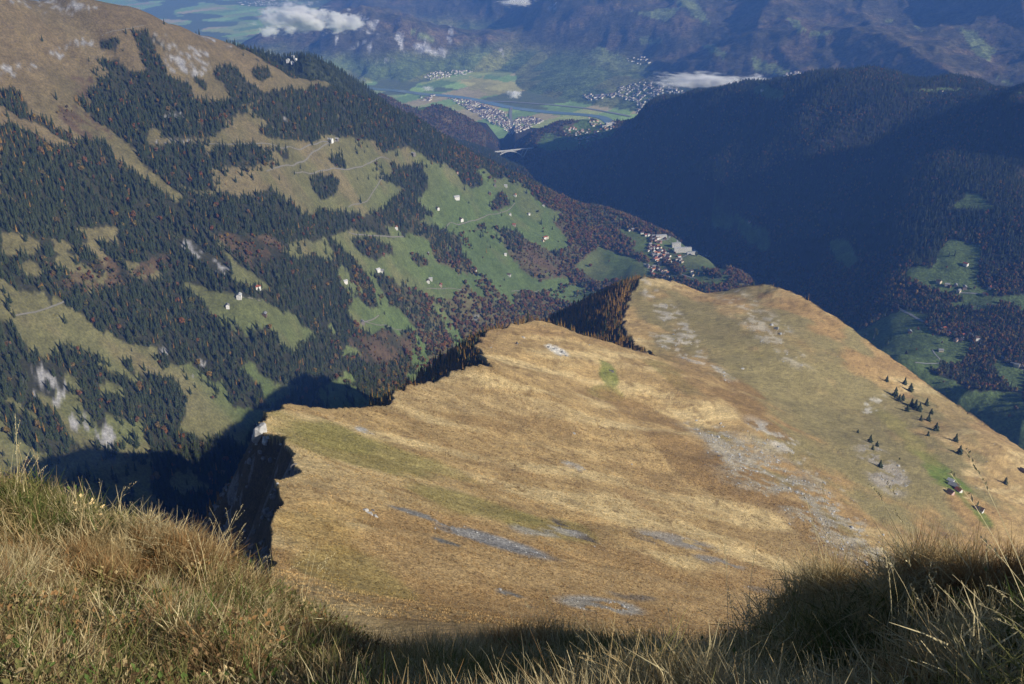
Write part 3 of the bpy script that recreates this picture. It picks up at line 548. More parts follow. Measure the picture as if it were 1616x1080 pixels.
RZ = math.atan2(0.56, 0.83)
GM = [ground_mat('dry_grass_ground', [(0.25, .72, 1.28, (0.22, 1, 1), RZ), (0.8, .5, 1.5, (1, 1, 1), 0), (0.06, .82, 1.18, (0.4, 1, 1), RZ)], (0.4, 2.0, 1.0)),
      ground_mat('mountainside_ground', [(0.05, .75, 1.25, None, 0), (0.2, .7, 1.3, None, 0)], (0.15, 3.0, 0.6)),
      ground_mat('hill_ground', [(0.03, .7, 1.3, None, 0), (0.12, .6, 1.4, None, 0)], (0.08, 6.0, 0.8)),
      ground_mat('field_ground', [(0.02, .8, 1.2, None, 0), (0.06, .8, 1.2, None, 0)], (0.05, 3.0, 0.3)),
      ground_mat('far_wood_ground', [(0.012, .55, 1.45, None, 0), (0.035, .5, 1.5, None, 0)], (0.025, 22.0, 0.9)),
      ground_mat('knoll_ground', [(0.03, .6, 1.4, None, 0), (0.09, .55, 1.45, None, 0)], (0.08, 8.0, 0.9))]

def leaf_mat(name, c1, c2, trans=0.0):
    m, nt, b = new_mat(name, 0.8, 0.2)
    oi = N(nt, 'ShaderNodeObjectInfo'); r = N(nt, 'ShaderNodeValToRGB')
    cols = [c1, c2] if not isinstance(c1, list) else c1
    el_ = r.color_ramp.elements
    for i, c in enumerate(cols):
        e = el_[i] if i < 2 else el_.new(0.5)
        e.position = i / (len(cols) - 1); e.color = (*c, 1)
    if len(cols) > 2:
        for i, c in enumerate(cols): pass
    nt.links.new(oi.outputs['Random'], r.inputs[0])
    tc = N(nt, 'ShaderNodeTexCoord'); f = noise(nt, tc.outputs['Object'], 0.9, 3)
    nt.links.new(mulc(nt, r.outputs[0], remap(nt, f, 0.3, 0.7, 0.65, 1.35)), b.inputs['Base Color'])
    return m

def ramp_mat(name, cols, rough=0.8, nscale=0.9, lo=.65, hi=1.35):
    m, nt, b = new_mat(name, rough, 0.2)
    oi = N(nt, 'ShaderNodeObjectInfo'); r = N(nt, 'ShaderNodeValToRGB'); r.color_ramp.interpolation = 'LINEAR'
    while len(r.color_ramp.elements) < len(cols): r.color_ramp.elements.new(0.5)
    for i, c in enumerate(cols):
        r.color_ramp.elements[i].position = i / (len(cols) - 1)
    for i, c in enumerate(cols): r.color_ramp.elements[i].color = (*c, 1)
    nt.links.new(oi.outputs['Random'], r.inputs[0])
    tc = N(nt, 'ShaderNodeTexCoord'); f = noise(nt, tc.outputs['Object'], nscale, 3)
    nt.links.new(mulc(nt, r.outputs[0], remap(nt, f, 0.3, 0.7, lo, hi)), b.inputs['Base Color'])
    return m

M_SPRUCE = ramp_mat('spruce_needles', [(.028, .040, .016), (.044, .056, .020), (.032, .046, .021), (.056, .062, .024), (.024, .036, .018)])
M_LARCH = ramp_mat('larch_needles', [(.210, .120, .026), (.270, .150, .030), (.180, .095, .026), (.300, .180, .040)])
M_BROAD = ramp_mat('autumn_leaves', [(.150, .088, .028), (.190, .072, .024), (.110, .084, .036), (.250, .150, .032), (.082, .086, .030), (.060, .072, .026), (.165, .062, .024), (.130, .105, .046)])
M_BARK = ramp_mat('bark', [(.075, .055, .040), (.095, .075, .058)], nscale=3)

def plain_mat(name, col, rough=0.8, nscale=0.6, lo=.8, hi=1.15, spec=0.3, bump=0.0):
    m, nt, b = new_mat(name, rough, spec); tc = N(nt, 'ShaderNodeTexCoord'); f = noise(nt, tc.outputs['Object'], nscale, 4)
    rg = N(nt, 'ShaderNodeRGB'); rg.outputs[0].default_value = (*col, 1)
    nt.links.new(mulc(nt, rg.outputs[0], remap(nt, f, 0.3, 0.7, lo, hi)), b.inputs['Base Color'])
    if bump:
        bm = N(nt, 'ShaderNodeBump'); bm.inputs['Strength'].default_value = 0.8; bm.inputs['Distance'].default_value = bump
        nt.links.new(f, bm.inputs['Height']); nt.links.new(bm.outputs[0], b.inputs['Normal'])
    return m

# ------------------------------------------------------------------ the land as built
nr, na = X.shape
vid = np.arange(nr * na).reshape(nr, na)
F = np.stack([vid[:-1, :-1], vid[:-1, 1:], vid[1:, 1:], vid[1:, :-1]], -1).reshape(-1, 4)
V = np.stack([X, Y, Zt], -1).reshape(-1, 3); CC = C.reshape(-1, 3)
fid = ID.reshape(-1)[F[:, 0]]
for k in range(6):
    f = F[fid == k]
    us, inv = np.unique(f, return_inverse=True)
    me = mesh_np(NAMES[k], V[us], inv.reshape(f.shape))
    at = me.color_attributes.new('cover', 'FLOAT_COLOR', 'POINT')
    at.data.foreach_set('color', np.concatenate([CC[us], np.ones((len(us), 1))], 1).astype(np.float32).ravel())
    ob(NAMES[k], me, GM[k], kind='structure')

# unseen massif added beyond the frame on the sun's side, shaped to shade the hill
mx_, my_ = np.meshgrid(np.linspace(2500, 7200, 120), np.linspace(1000, 5600, 120))
md_r, me_r = polydist(np.array([(4420, 2640, 60), (4520, 2950, 500), (4560, 3180, 420), (4750, 3330, 300), (5300, 3450, 480), (6200, 3500, 520)], float), mx_, my_)
mz_ = me_r[..., 0] - .86 * md_r + 70 * fbm(mx_, my_, 700, 5, 601, .5, True) * smooth(0, 300, md_r); mz_ = np.maximum(mz_, -1500 + 20 * fbm(mx_, my_, 300, 3, 602))
mi = np.arange(mx_.size).reshape(mx_.shape); mF = np.stack([mi[:-1, :-1], mi[:-1, 1:], mi[1:, 1:], mi[1:, :-1]], -1).reshape(-1, 4)
me = mesh_np('mountain', np.stack([mx_, my_, mz_], -1).reshape(-1, 3), mF)
at = me.color_attributes.new('cover', 'FLOAT_COLOR', 'POINT'); hi_ = smooth(-700, 100, mz_).ravel()[:, None]
at.data.foreach_set('color', np.concatenate([np.array([.05, .05, .03]) * (1 - hi_) + np.array([.26, .25, .24]) * hi_, np.ones((mx_.size, 1))], 1).astype(np.float32).ravel())
ob('mountain', me, GM[4], kind='structure')

# ------------------------------------------------------------------ air
def haze_box(dens, col):
    m = bpy.data.materials.new('haze_air'); m.use_nodes = True; nt = m.node_tree; nt.nodes.clear()
    o = N(nt, 'ShaderNodeOutputMaterial'); pv = N(nt, 'ShaderNodeVolumePrincipled')
    pv.inputs['Color'].default_value = (*col, 1); pv.inputs['Density'].default_value = dens; pv.inputs['Anisotropy'].default_value = 0.0
    pv.inputs['Absorption Color'].default_value = (.16, .16, .16, 1)
    nt.links.new(pv.outputs[0], o.inputs['Volume'])
    x0, x1, y0, y1, z0, z1 = -34000, 34000, -2500, 44000, -2010, 1150
    vs = [(x, y, z) for z in (z0, z1) for y in (y0, y1) for x in (x0, x1)]
    fs = [(0, 2, 3, 1), (4, 5, 7, 6), (0, 1, 5, 4), (2, 6, 7, 3), (0, 4, 6, 2), (1, 3, 7, 5)]
    return ob('haze', mesh_from('haze', vs, fs), m, kind='stuff')
haze_box(HAZE_D, HAZE_C)
# ------------------------------------------------------------------ trees
def cone_tree(seed, H, R, tiers, pts, base, droop, jit, trunk_r):
    """crown of ragged drooping tiers around a tapered stem; returns (crown mesh data, trunk mesh data)"""
    r = random.Random(seed); vs, fs = [], []
    for t in range(tiers):
        f = t / (tiers - 1); zt = H * (base + (1 - base) * min(1.0, (f + 1.25 / tiers))); zb = H * (base + (1 - base) * f * 0.97) - H * droop
        rad = R * (1 - f) ** 0.85 * r.uniform(0.85, 1.12) + R * 0.05
        c = len(vs); vs.append((r.uniform(-.06, .06) * R, r.uniform(-.06, .06) * R, zt)); a0 = r.uniform(0, 6.28); n = pts
        for k in range(n):
            a = a0 + 6.2832 * k / n + r.uniform(-.15, .15); q = rad * (r.uniform(0.78, 1.18) if k % 2 == 0 else r.uniform(0.42, 0.62))
            vs.append((q * math.cos(a), q * math.sin(a), zb + (0 if k % 2 == 0 else H * 0.035) + r.uniform(-jit, jit) * H))
        for k in range(n): fs.append((c, c + 1 + k, c + 1 + (k + 1) % n))
    tv, tf = [], []
    for j, (z, q) in enumerate([(-1.5, 1.25), (H * .12, 1.0), (H * .93, .12)]):
        for k in range(6): a = 6.2832 * k / 6; tv.append((trunk_r * q * math.cos(a), trunk_r * q * math.sin(a), z))
        if j:
            for k in range(6): b0 = (j - 1) * 6; tf.append((b0 + k, b0 + (k + 1) % 6, b0 + 6 + (k + 1) % 6, b0 + 6 + k))
    return (vs, fs), (tv, tf)

def leafy_tree(seed, H, R, n):
    r = random.Random(seed); vs, fs = [], []
    lobes = [(r.uniform(-.45, .45) * R, r.uniform(-.45, .45) * R, H * r.uniform(.42, .8), R * r.uniform(.45, .7)) for _ in range(6)]
    for k in range(n):
        cx, cy, cz, q = r.choice(lobes); a = r.uniform(0, 6.28); zz = r.uniform(-1, 1); s = math.sqrt(1 - zz * zz); q *= r.uniform(.55, 1.0)
        p = Vector((cx + q * s * math.cos(a), cy + q * s * math.sin(a), cz + q * zz * 1.1)); e = r.uniform(.10, .20) * R * 1.3
        nrm = Vector((s * math.cos(a), s * math.sin(a), zz + .4)); nrm += Vector((r.uniform(-.7, .7), r.uniform(-.7, .7), r.uniform(-.7, .7))); nrm.normalize()
        t = nrm.orthogonal().normalized(); b = nrm.cross(t); c = len(vs)
        for i, (aa, bb) in enumerate(((-1, -.8), (1.1, -1), (.9, 1), (-1, 1.1))): vs.append(tuple(p + t * aa * e + b * bb * e))
        fs.append((c, c + 1, c + 2, c + 3))
    tv, tf = [], []
    def limb(p0, p1, r0, r1):
        d = (p1 - p0).normalized(); t = d.orthogonal().normalized(); b = d.cross(t); c = len(tv)
        for p, q in ((p0, r0), (p1, r1)):
            for k in range(5): a = 6.2832 * k / 5; tv.append(tuple(p + (t * math.cos(a) + b * math.sin(a)) * q))
        for k in range(5): tf.append((c + k, c + (k + 1) % 5, c + 5 + (k + 1) % 5, c + 5 + k))
    limb(Vector((0, 0, -1.2)), Vector((0, 0, H * .45)), R * .07, R * .045)
    for l in lobes: limb(Vector((0, 0, H * r.uniform(.22, .42))), Vector(l[:3]), R * .035, R * .012)
    return (vs, fs), (tv, tf)

TREE = {}          # kind -> list of (crown mesh, trunk mesh, joined mesh)
def add_kind(kind, crown_mat, makes):
    L = []
    for i, (cr, tr) in enumerate(makes):
        c = mesh_from(kind + '_crown', cr[0], cr[1], [crown_mat]); t = mesh_from(kind + '_trunk', tr[0], tr[1], [M_BARK])
        off = len(cr[0]); j = mesh_from(kind + '_whole', cr[0] + tr[0], cr[1] + [tuple(a + off for a in f) for f in tr[1]], [crown_mat, M_BARK], [0] * len(cr[1]) + [1] * len(tr[1]))
        L.append((c, t, j))
    TREE[kind] = L
add_kind('spruce', M_SPRUCE, [cone_tree(i, 22 * s, w_, 9, 10, .07, .06, .012, .32) for i, (s, w_) in enumerate([(1, 4.6), (1.08, 4.4), (.9, 4.7), (1.0, 4.0), (.8, 4.3)])])
add_kind('larch', M_LARCH, [cone_tree(20 + i, 17 * s, w_, 9, 8, .14, .035, .02, .26) for i, (s, w_) in enumerate([(1, 2.3), (1.1, 2.1), (.85, 2.4), (1, 2.0)])])
add_kind('broadleaf', M_BROAD, [leafy_tree(40 + i, 14 * s, w_, 150) for i, (s, w_) in enumerate([(1, 5.0), (1.15, 5.5), (.8, 4.6), (1, 4.4), (.7, 4.8)])])

LIB = bpy.data.collections.new('tree_library'); LIBN = {}
_n = 0
for kind in ('spruce', 'larch', 'broadleaf'):
    LIBN[kind] = (_n, len(TREE[kind]))
    for i, (c, t, j) in enumerate(TREE[kind]):
        o = bpy.data.objects.new('%02d_%s' % (_n, kind), j); LIB.objects.link(o); _n += 1

def scatter(name, pts, rotz, scl, idx, coll, kind='stuff', label=None, tilt=None):
    """one uncountable mass: points carrying turned and scaled copies of the library meshes"""
    me = bpy.data.meshes.new(name); me.vertices.add(len(pts)); me.vertices.foreach_set('co', np.asarray(pts, np.float32).ravel())
    r3 = np.zeros((len(pts), 3), np.float32); r3[:, 2] = rotz
    if tilt is not None: r3[:, :2] = tilt
    a = me.attributes.new('turn', 'FLOAT_VECTOR', 'POINT'); a.data.foreach_set('vector', r3.ravel())
    s = np.asarray(scl, np.float32); s = np.repeat(s[:, None], 3, 1) if s.ndim == 1 else s
    a = me.attributes.new('size', 'FLOAT_VECTOR', 'POINT'); a.data.foreach_set('vector', s.astype(np.float32).ravel())
    a = me.attributes.new('which', 'INT', 'POINT'); a.data.foreach_set('value', np.asarray(idx, np.int32))
    o = ob(name, me, kind=kind, label=label)
    g = bpy.data.node_groups.new(name + '_nodes', 'GeometryNodeTree')
    g.interface.new_socket('Geometry', in_out='INPUT', socket_type='NodeSocketGeometry'); g.interface.new_socket('Geometry', in_out='OUTPUT', socket_type='NodeSocketGeometry')
    gi = g.nodes.new('NodeGroupInput'); go = g.nodes.new('NodeGroupOutput')
    ci = g.nodes.new('GeometryNodeCollectionInfo'); ci.inputs['Collection'].default_value = coll; ci.inputs['Separate Children'].default_value = True; ci.inputs['Reset Children'].default_value = True
    ip = g.nodes.new('GeometryNodeInstanceOnPoints'); ip.inputs['Pick Instance'].default_value = True
    def na_(nm, ty):
        n = g.nodes.new('GeometryNodeInputNamedAttribute'); n.data_type = ty; n.inputs['Name'].default_value = nm; return n.outputs['Attribute']
    L = g.links.new
    L(gi.outputs[0], ip.inputs['Points']); L(ci.outputs[0], ip.inputs['Instance']); L(na_('which', 'INT'), ip.inputs['Instance Index'])
    L(na_('size', 'FLOAT_VECTOR'), ip.inputs['Scale'])
    er = g.nodes.new('FunctionNodeEulerToRotation'); L(na_('turn', 'FLOAT_VECTOR'), er.inputs[0]); L(er.outputs[0], ip.inputs['Rotation'])
    L(ip.outputs[0], go.inputs[0])
    md = o.modifiers.new('scatter', 'NODES'); md.node_group = g
    return o

def candidates(h0, h1, a0, a1, per_m2):
    a0, a1 = math.radians(a0), math.radians(a1); n = int(.5 * (h1 * h1 - h0 * h0) * (a1 - a0) * per_m2)
    h = np.sqrt(RNG.uniform(h0 * h0, h1 * h1, n)); a = RNG.uniform(a0, a1, n)
    return h * np.sin(a), h * np.cos(a)

TR = {'x': [], 'y': [], 'z': [], 'k': [], 's': [], 'r': []}      # every forest tree: place, kind, size, region
def grow(x, y, kind, size, reg):
    z = ground(x, y); TR['x'].append(x); TR['y'].append(y); TR['z'].append(z); TR['k'].append(np.broadcast_to(kind, x.shape)); TR['s'].append(np.broadcast_to(size, x.shape)); TR['r'].append(np.full(x.shape, reg))

def keep(x, y, margin=60, top=22):
    z = ground(x, y); u, v = project(x, y, z)
    k = (u > -margin) & (u < 1616 + margin) & (v > -margin) & (v < 1080)
    return k & visible(x, y, z, top)

# mountainside
x, y = candidates(1450, 5600, -36, 17, 1 / 46.0); k = (region(x, y) == 1); x, y = x[k], y[k]; k = keep(x, y); x, y = x[k], y[k]
z = ground(x, y); u, v = project(x, y, z); uq, vq = wob(u, v, x, y)
md_ = inpolys(MEADOW, uq, vq); tp = inpolys(OPEN_TOP, uq, vq); wd = inpolys(WOOD, uq, vq) | inpolys(CLUMP, uq, vq); sb = inpolys(SHRUB, uq, vq) & ~md_; rc = inpolys(ROCK, uq, vq)
q1 = fbm(x, y, 130, 3, 201); rnd = RNG.random(len(x)); q2 = fbm(x, y, 45, 3, 202)
pw = np.where(wd | (~md_ & ~tp), np.clip(0.90 + 0.8 * q1 + 0.5 * q2, .15, .98), 0)
op = (glade(x, y) + .25 * fbm(x, y, 60, 4, 112) > .11) & ~wd & ~inpolys(DENSE, uq, vq); pw = np.where(op & ~md_ & ~tp, .06 + .25 * (q2 > .25), pw); pw = pw * (1 - .22 * smooth(580, 720, u) * smooth(310, 380, v)); pw = np.where(sb, np.clip(.32 + .6 * q2, .05, .8), pw); pw = np.where(rc, 0.05, pw); pw = np.where(md_ & ~wd, 0.0025 + 0.05 * (q1 > .36) * (q2 > 0), pw); pw = np.where(tp & ~wd, np.where((v > 95) & (v < 200) & (u < 260), 0.10 * (q1 > .12), 0.0015), pw)
ontop = v < 140 + 0 * u
sel = rnd < pw; x, y, u, v, q1, q2, sb = x[sel], y[sel], u[sel], v[sel], q1[sel], q2[sel], sb[sel]
pb = 0.05 + 0.42 * smooth(480, 640, u) * smooth(370, 450, v) + 0.55 * smooth(830, 880, u) * smooth(280, 320, v) + 0.30 * smooth(640, 760, u) * smooth(430, 480, v) + 0.25 * smooth(680, 760, u) * smooth(190, 220, v)
pb = np.clip(pb + 0.5 * q2 * (pb > .1), 0.02, .95); pb = np.where(sb, 0.72, pb)
pl = np.where(pb < .12, 0.05, 0.04); pl = np.where((u < 130) & (v > 140) & (v < 250), .3, pl)
r2 = RNG.random(len(x)); kind = np.where(r2 < pb, 2, np.where(r2 < pb + pl, 1, 0))
size = (.42 + .85 * RNG.random(len(x)) ** .8) * np.where(v < 150, .72, 1.0) * np.where(sb, .6, 1) * np.where(kind == 2, 1.15, 1)
grow(x, y, kind, size, 1)
# woods of the shaded hill and the gorge
x, y = candidates(2200, 6400, -8, 36, 1 / 72.0); k = np.isin(region(x, y), [2]); x, y = x[k], y[k]; k = keep(x, y); x, y = x[k], y[k]
z = ground(x, y); u, v = project(x, y, z); uq, vq = wob(u, v, x, y); n1t = fbm(x, y, 300, 4, 111)
hm_ = inpolys(HILL_MEADOW, uq, vq) | ((z < -1225) & (n1t > .10) & (y < 2950)); q1 = fbm(x, y, 150, 3, 205)
sel = RNG.random(len(x)) < np.where(hm_, 0.006, np.clip(.85 + .7 * q1, .2, .95)); x, y, u, v, q1 = x[sel], y[sel], u[sel], v[sel], q1[sel]
pb = np.clip(0.10 + 0.55 * smooth(380, 440, v) + 0.35 * smooth(300, 380, v) * (u < 1350) + .5 * q1, .04, .85); r2 = RNG.random(len(x))
grow(x, y, np.where(r2 < pb, 2, np.where(r2 < pb + .03, 1, 0)), RNG.uniform(.65, 1.15, len(x)), 2)
# knolls
x, y = candidates(3700, 7300, -20, 12, 1 / 120.0); k = region(x, y) == 5; x, y = x[k], y[k]; k = keep(x, y); x, y = x[k], y[k]
z = ground(x, y); u, v = project(x, y, z); hh = np.hypot(x, y)
tm = inpolys([crop(p, *CT) for p in [[(920, 670), (960, 620), (1010, 590), (1060, 600), (1200, 620), (1230, 680), (1140, 715), (1000, 715)], [(1200, 480), (1290, 470), (1340, 520), (1200, 540)], [(60, 380), (190, 360), (180, 400), (100, 440)], [(500, 690), (580, 710), (720, 760), (760, 800), (640, 770)], [(850, 560), (920, 560), (900, 590)], [(1100, 540), (1480, 480), (1480, 600), (1230, 680)]]], u, v)
sel = RNG.random(len(x)) < np.where(tm, .03, .85); x, y, hh = x[sel], y[sel], hh[sel]; r2 = RNG.random(len(x))
grow(x, y, np.where((r2 < .72) & (hh > 4800), 2, 0), RNG.uniform(.7, 1.1, len(x)), 5)
# larches on the shaded side of the ridge
x, y = candidates(560, 2500, -34, 26, 1 / 26.0); k = (region(x, y) == 0) & inpoly(OFFPOLY, x, y); x, y = x[k], y[k]; k = keep(x, y, top=14); x, y = x[k], y[k]
z = ground(x, y); u, v = project(x, y, z)
d_, e_ = polydist(_fine, x, y); q1 = fbm(x, y, 60, 3, 208)
pz = np.where((d_ > 3) & (np.hypot(x, y) > 700), np.clip(.75 + q1, .2, .95), 0); pz = np.where((np.hypot(x, y) <= 700) & (d_ > 5), .30, pz); pz = np.where((u > 1035), np.where((v > 445) & (u < 1200), .10, .015) * (d_ > 6), pz)
sel = RNG.random(len(x)) < pz; x, y, d_ = x[sel], y[sel], d_[sel]
grow(x, y, np.where(RNG.random(len(x)) < .1, 0, np.where(np.hypot(x, y) < 700, 2, 1)), RNG.uniform(.5, .95, len(x)) * np.where(d_ < 12, .6, 1) * np.where(np.hypot(x, y) < 700, .32, 1), 0)

T = {k: np.concatenate(v) for k, v in TR.items()}
T['h'] = np.hypot(T['x'], T['y'])
tu, tv_ = project(T['x'], T['y'], T['z']); seen = visible(T['x'], T['y'], T['z'], 8.0) & (tu > 0) & (tu < 1616) & (tv_ > 5) & (tv_ < np.interp(tu, [0, 100, 200, 300, 440], [728, 752, 795, 835, 880]))
rank = np.where(seen, T['s'] / T['h'], 0); single = np.zeros(len(rank), bool)
KN = ('spruce', 'larch', 'broadleaf')
for ki, nmax in ((0, 270), (1, 270), (2, 280)):
    kk = np.where((T['k'] == ki) & seen & ~((T['r'] == 0) & (T['h'] < 700)))[0]; kk = kk[np.argsort(-rank[kk])][:nmax]; single[kk] = True

def plant(kind, i, loc, s, rz, label, cat, group, name=None):
    c, t, j = TREE[kind][i]
    e = bpy.data.objects.new(name or (kind + '_tree'), None); COL.objects.link(e); e.location = loc; e.rotation_euler = (0, 0, rz); e.scale = (s, s, s)
    e['label'] = label; e['category'] = cat; e['group'] = group; e.empty_display_size = 2
    for nm, me in (('crown', c), ('trunk', t)):
        o = bpy.data.objects.new(nm, me); COL.objects.link(o); o.parent = e
    return e

MARKS = {1: [(60, 590, 'near the grey rock scar low on the mountainside'), (130, 660, 'beside the pale gully rocks above the valley shadow'), (90, 510, 'around the broad olive clearing with a track end'), (230, 560, 'below the long strip of olive pasture'), (250, 470, 'in the wood between the two olive clearings'), (400, 530, 'under the rounded clearing with chalets'), (430, 610, 'around the lowest clearing by the valley shadow'), (330, 620, 'on the lower slope above the valley shadow'),
             (520, 560, 'in the wood above the shaded ravine'), (600, 540, 'below the small green clearing with a hut'), (700, 510, 'in the mixed wood behind the second hump'), (780, 480, 'in the red-brown wood behind the larch slope'), (650, 560, 'in the mixed wood just over the ridge edge'), (480, 500, 'in the wood beside the small green clearing'), (880, 450, 'in the russet wood under the village meadow')],
         0: [(560, 620, 'on the dark slope below the first crest'), (700, 560, 'on the dark slope below the second hump'), (750, 540, 'in the notch before the second hump'), (900, 490, 'on the broad shaded face of the third hump'), (980, 500, 'along the grassy edge of the third hump'), (1010, 440, 'at the top of the shaded face of the third hump'), (1100, 455, 'on the saddle between the third hump and the brow'), (850, 490, 'at the foot of the shaded face of the third hump')]}
LBL = {(0, 1): ('dark green spruce in the lowest woods of the sunny mountainside', 'spruces on the sunny mountainside'),
       (0, 0): ('dark spruce among golden larches on the shaded flank of the grassy ridge', 'spruces on the shaded flank of the ridge'),
       (1, 0): ('golden larch on the steep shaded flank of the grassy ridge', 'larches on the shaded flank of the ridge'),
       (1, 1): ('yellow larch scattered among the dark spruces of the sunny mountainside', 'larches on the sunny mountainside'),
       (2, 1): ('russet broadleaf tree in the lower woods of the sunny mountainside', 'autumn broadleaf trees on the sunny mountainside'),
       (0, 2): ('dark spruce by the valley meadows below the shaded hill', 'spruces below the shaded hill'), (1, 2): ('yellow larch by the valley meadows below the shaded hill', 'larches below the shaded hill'),
       (2, 2): ('brown autumn broadleaf tree by the valley meadows below the shaded hill', 'broadleaf trees below the shaded hill')}
ridx = np.array([RNG.integers(0, len(TREE[KN[k]])) for k in T['k']]); rrz = RNG.uniform(0, 6.28, len(ridx))
for i in np.where(single)[0]:
    kd = int(T['k'][i]); lb = LBL[(kd, int(T['r'][i]))]; sz = 'tall' if T['s'][i] > 1.0 else ('small' if T['s'][i] < .72 else 'mid-sized')
    if int(T['r'][i]) in (0, 1):
        near = min(MARKS[int(T['r'][i])], key=lambda q: (q[0] - tu[i]) ** 2 + (q[1] - tv_[i]) ** 2)[2]
        lb = ('%s %s %s' % (sz, ('dark spruce', 'golden larch', 'russet broadleaf tree')[kd], near), lb[1])
    else: lb = (sz + ' ' + lb[0], lb[1])
    plant(KN[kd], int(ridx[i]), (T['x'][i], T['y'][i], T['z'][i]), float(T['s'][i]), float(rrz[i]), lb[0], ('spruce', 'larch', 'broadleaf tree')[kd], lb[1])
first = np.array([LIBN[k][0] for k in KN])
for rg, nm, lb in ((1, 'mountainside_forest', 'mixed spruce and autumn wood covering the sunny mountainside'), (2, 'hill_forest', 'dark wood covering the shaded hill across the gorge'), (5, 'knoll_forest', 'brown and green wood on the low knolls beyond'), (0, 'larch_forest', 'golden larch wood on the shaded side of the grassy ridge')):
    m = (T['r'] == rg) & ~single
    scatter(nm, np.stack([T['x'][m], T['y'][m], T['z'][m]], -1), rrz[m], T['s'][m], first[T['k'][m]] + ridx[m], LIB, label=lb)
print('TREES', len(ridx), single.sum())
# ------------------------------------------------------------------ roads, river
def ribbon(name, px, width, mat, lift=0.7, step=14.0, hmin=60, **kw):
    p = hit([q[0] for q in px], [q[1] for q in px], hmin); p = p[~np.isnan(p[:, 0])]
    seg = np.hypot(*np.diff(p[:, :2], axis=0).T); s = np.concatenate([[0], np.cumsum(seg)]); n = max(2, int(s[-1] / step))
    t = np.linspace(0, s[-1], n); q = np.stack([np.interp(t, s, p[:, 0]), np.interp(t, s, p[:, 1])], -1)
    for _ in range(3): q[1:-1] = .25 * q[:-2] + .5 * q[1:-1] + .25 * q[2:]
    d = np.gradient(q, axis=0); d /= np.hypot(d[:, 0], d[:, 1])[:, None] + 1e-9; nn = np.stack([-d[:, 1], d[:, 0]], -1)
    vs = []; K = 3
    for k in range(K):
        w_ = (k / (K - 1) - .5) * width; e = q + nn * w_; vs.append(np.stack([e[:, 0], e[:, 1], ground(e[:, 0], e[:, 1]) + lift], -1))
    vs = np.stack(vs, 1).reshape(-1, 3); fs = [(i * K + k, i * K + k + 1, (i + 1) * K + k + 1, (i + 1) * K + k) for i in range(n - 1) for k in range(K - 1)]
    return ob(name, mesh_from(name, vs, fs, smooth_=True), mat, kind='structure', **kw)
M_GRAVEL = plain_mat('gravel_track', (.17, .16, .14), 0.95, 0.3)
M_ASPH = plain_mat('pale_asphalt', (.24, .245, .25), 0.8, 0.2)
M_WATER = plain_mat('river_water', (.16, .24, .27), 0.15, 0.01, .9, 1.1, .5)
for pts, c, w_ in [([(210, 870), (330, 852), (500, 835), (560, 815), (660, 780), (800, 745), (850, 690)], CV, 5), ([(1260, 810), (1400, 775), (1470, 725), (1530, 690), (1590, 665)], C1, 5), ([(960, 680), (1100, 686), (1300, 690), (1500, 680), (1570, 672)], C1, 4.5),
                   ([(1390, 815), (1500, 808), (1616, 803), (1700, 790), (1840, 755)], C1, 4.5), ([(30, 20), (110, 38), (180, 40), (300, 42)], C5, 5), ([(70, 415), (200, 390), (270, 362), (310, 345)], C4, 4.5), ([(480, 172), (560, 150), (680, 122)], C1, 3),
                   ([(400, 286), (500, 283), (590, 290)], C5, 3.5), ([(30, 980), (110, 960), (150, 900), (195, 825)], C2, 4), ([(800, 300), (930, 296)], C5, 4), ([(1140, 328), (1180, 332), (1230, 345)], C4, 4), ([(700, 440), (740, 430), (800, 395)], (400, 400, 4.04), 4), ([(720, 440), (850, 460), (1000, 505)], (400, 400, 4.04), 3)]:
    ribbon('track', crop(pts, *c), w_ * .5, M_GRAVEL)
for pts, c, w_ in [([(0, 600), (120, 660), (250, 740), (380, 790), (490, 805), (580, 870), (660, 920), (729, 960)], CR, 9), ([(390, 548), (440, 550), (510, 556)], CR, 5), ([(150, 920), (220, 928), (300, 930), (270, 890), (240, 850)], CR, 4), ([(440, 622), (500, 618)], CR, 4),
                   ([(560, 265), (650, 275), (650, 370)], CG, 7), ([(660, 500), (760, 470), (860, 440), (940, 450), (1060, 485)], CG, 6), ([(540, 640), (650, 670), (760, 710), (860, 730)], CG, 6), ([(270, 560), (320, 620)], CG, 8), ([(310, 270), (420, 300), (560, 275)], CG, 6)]:
    ribbon('road', crop(pts, *c), w_, M_ASPH)
ribbon('river', crop([(-500, 240), (-200, 275), (0, 292), (120, 312), (250, 318), (400, 333), (520, 357), (600, 373), (700, 398), (760, 408), (900, 426), (1000, 438), (1200, 452), (1400, 470), (1700, 520)], *CT), 95, M_WATER, 3.0, 60, 7000)
ribbon('road', crop([(420, 360), (560, 361), (740, 364), (860, 374), (1000, 384), (1300, 412), (1600, 470)], *CT), 34, M_ASPH, 4.0, 60, 7000)
ribbon('road', crop([(1340, 318), (1440, 322), (1520, 312)], *CT), 26, M_ASPH, 4.0, 60, 7000)
ribbon('road', crop([(750, 405), (742, 450), (752, 520), (765, 590)], *CT), 24, M_ASPH, 4.0, 60, 7000)

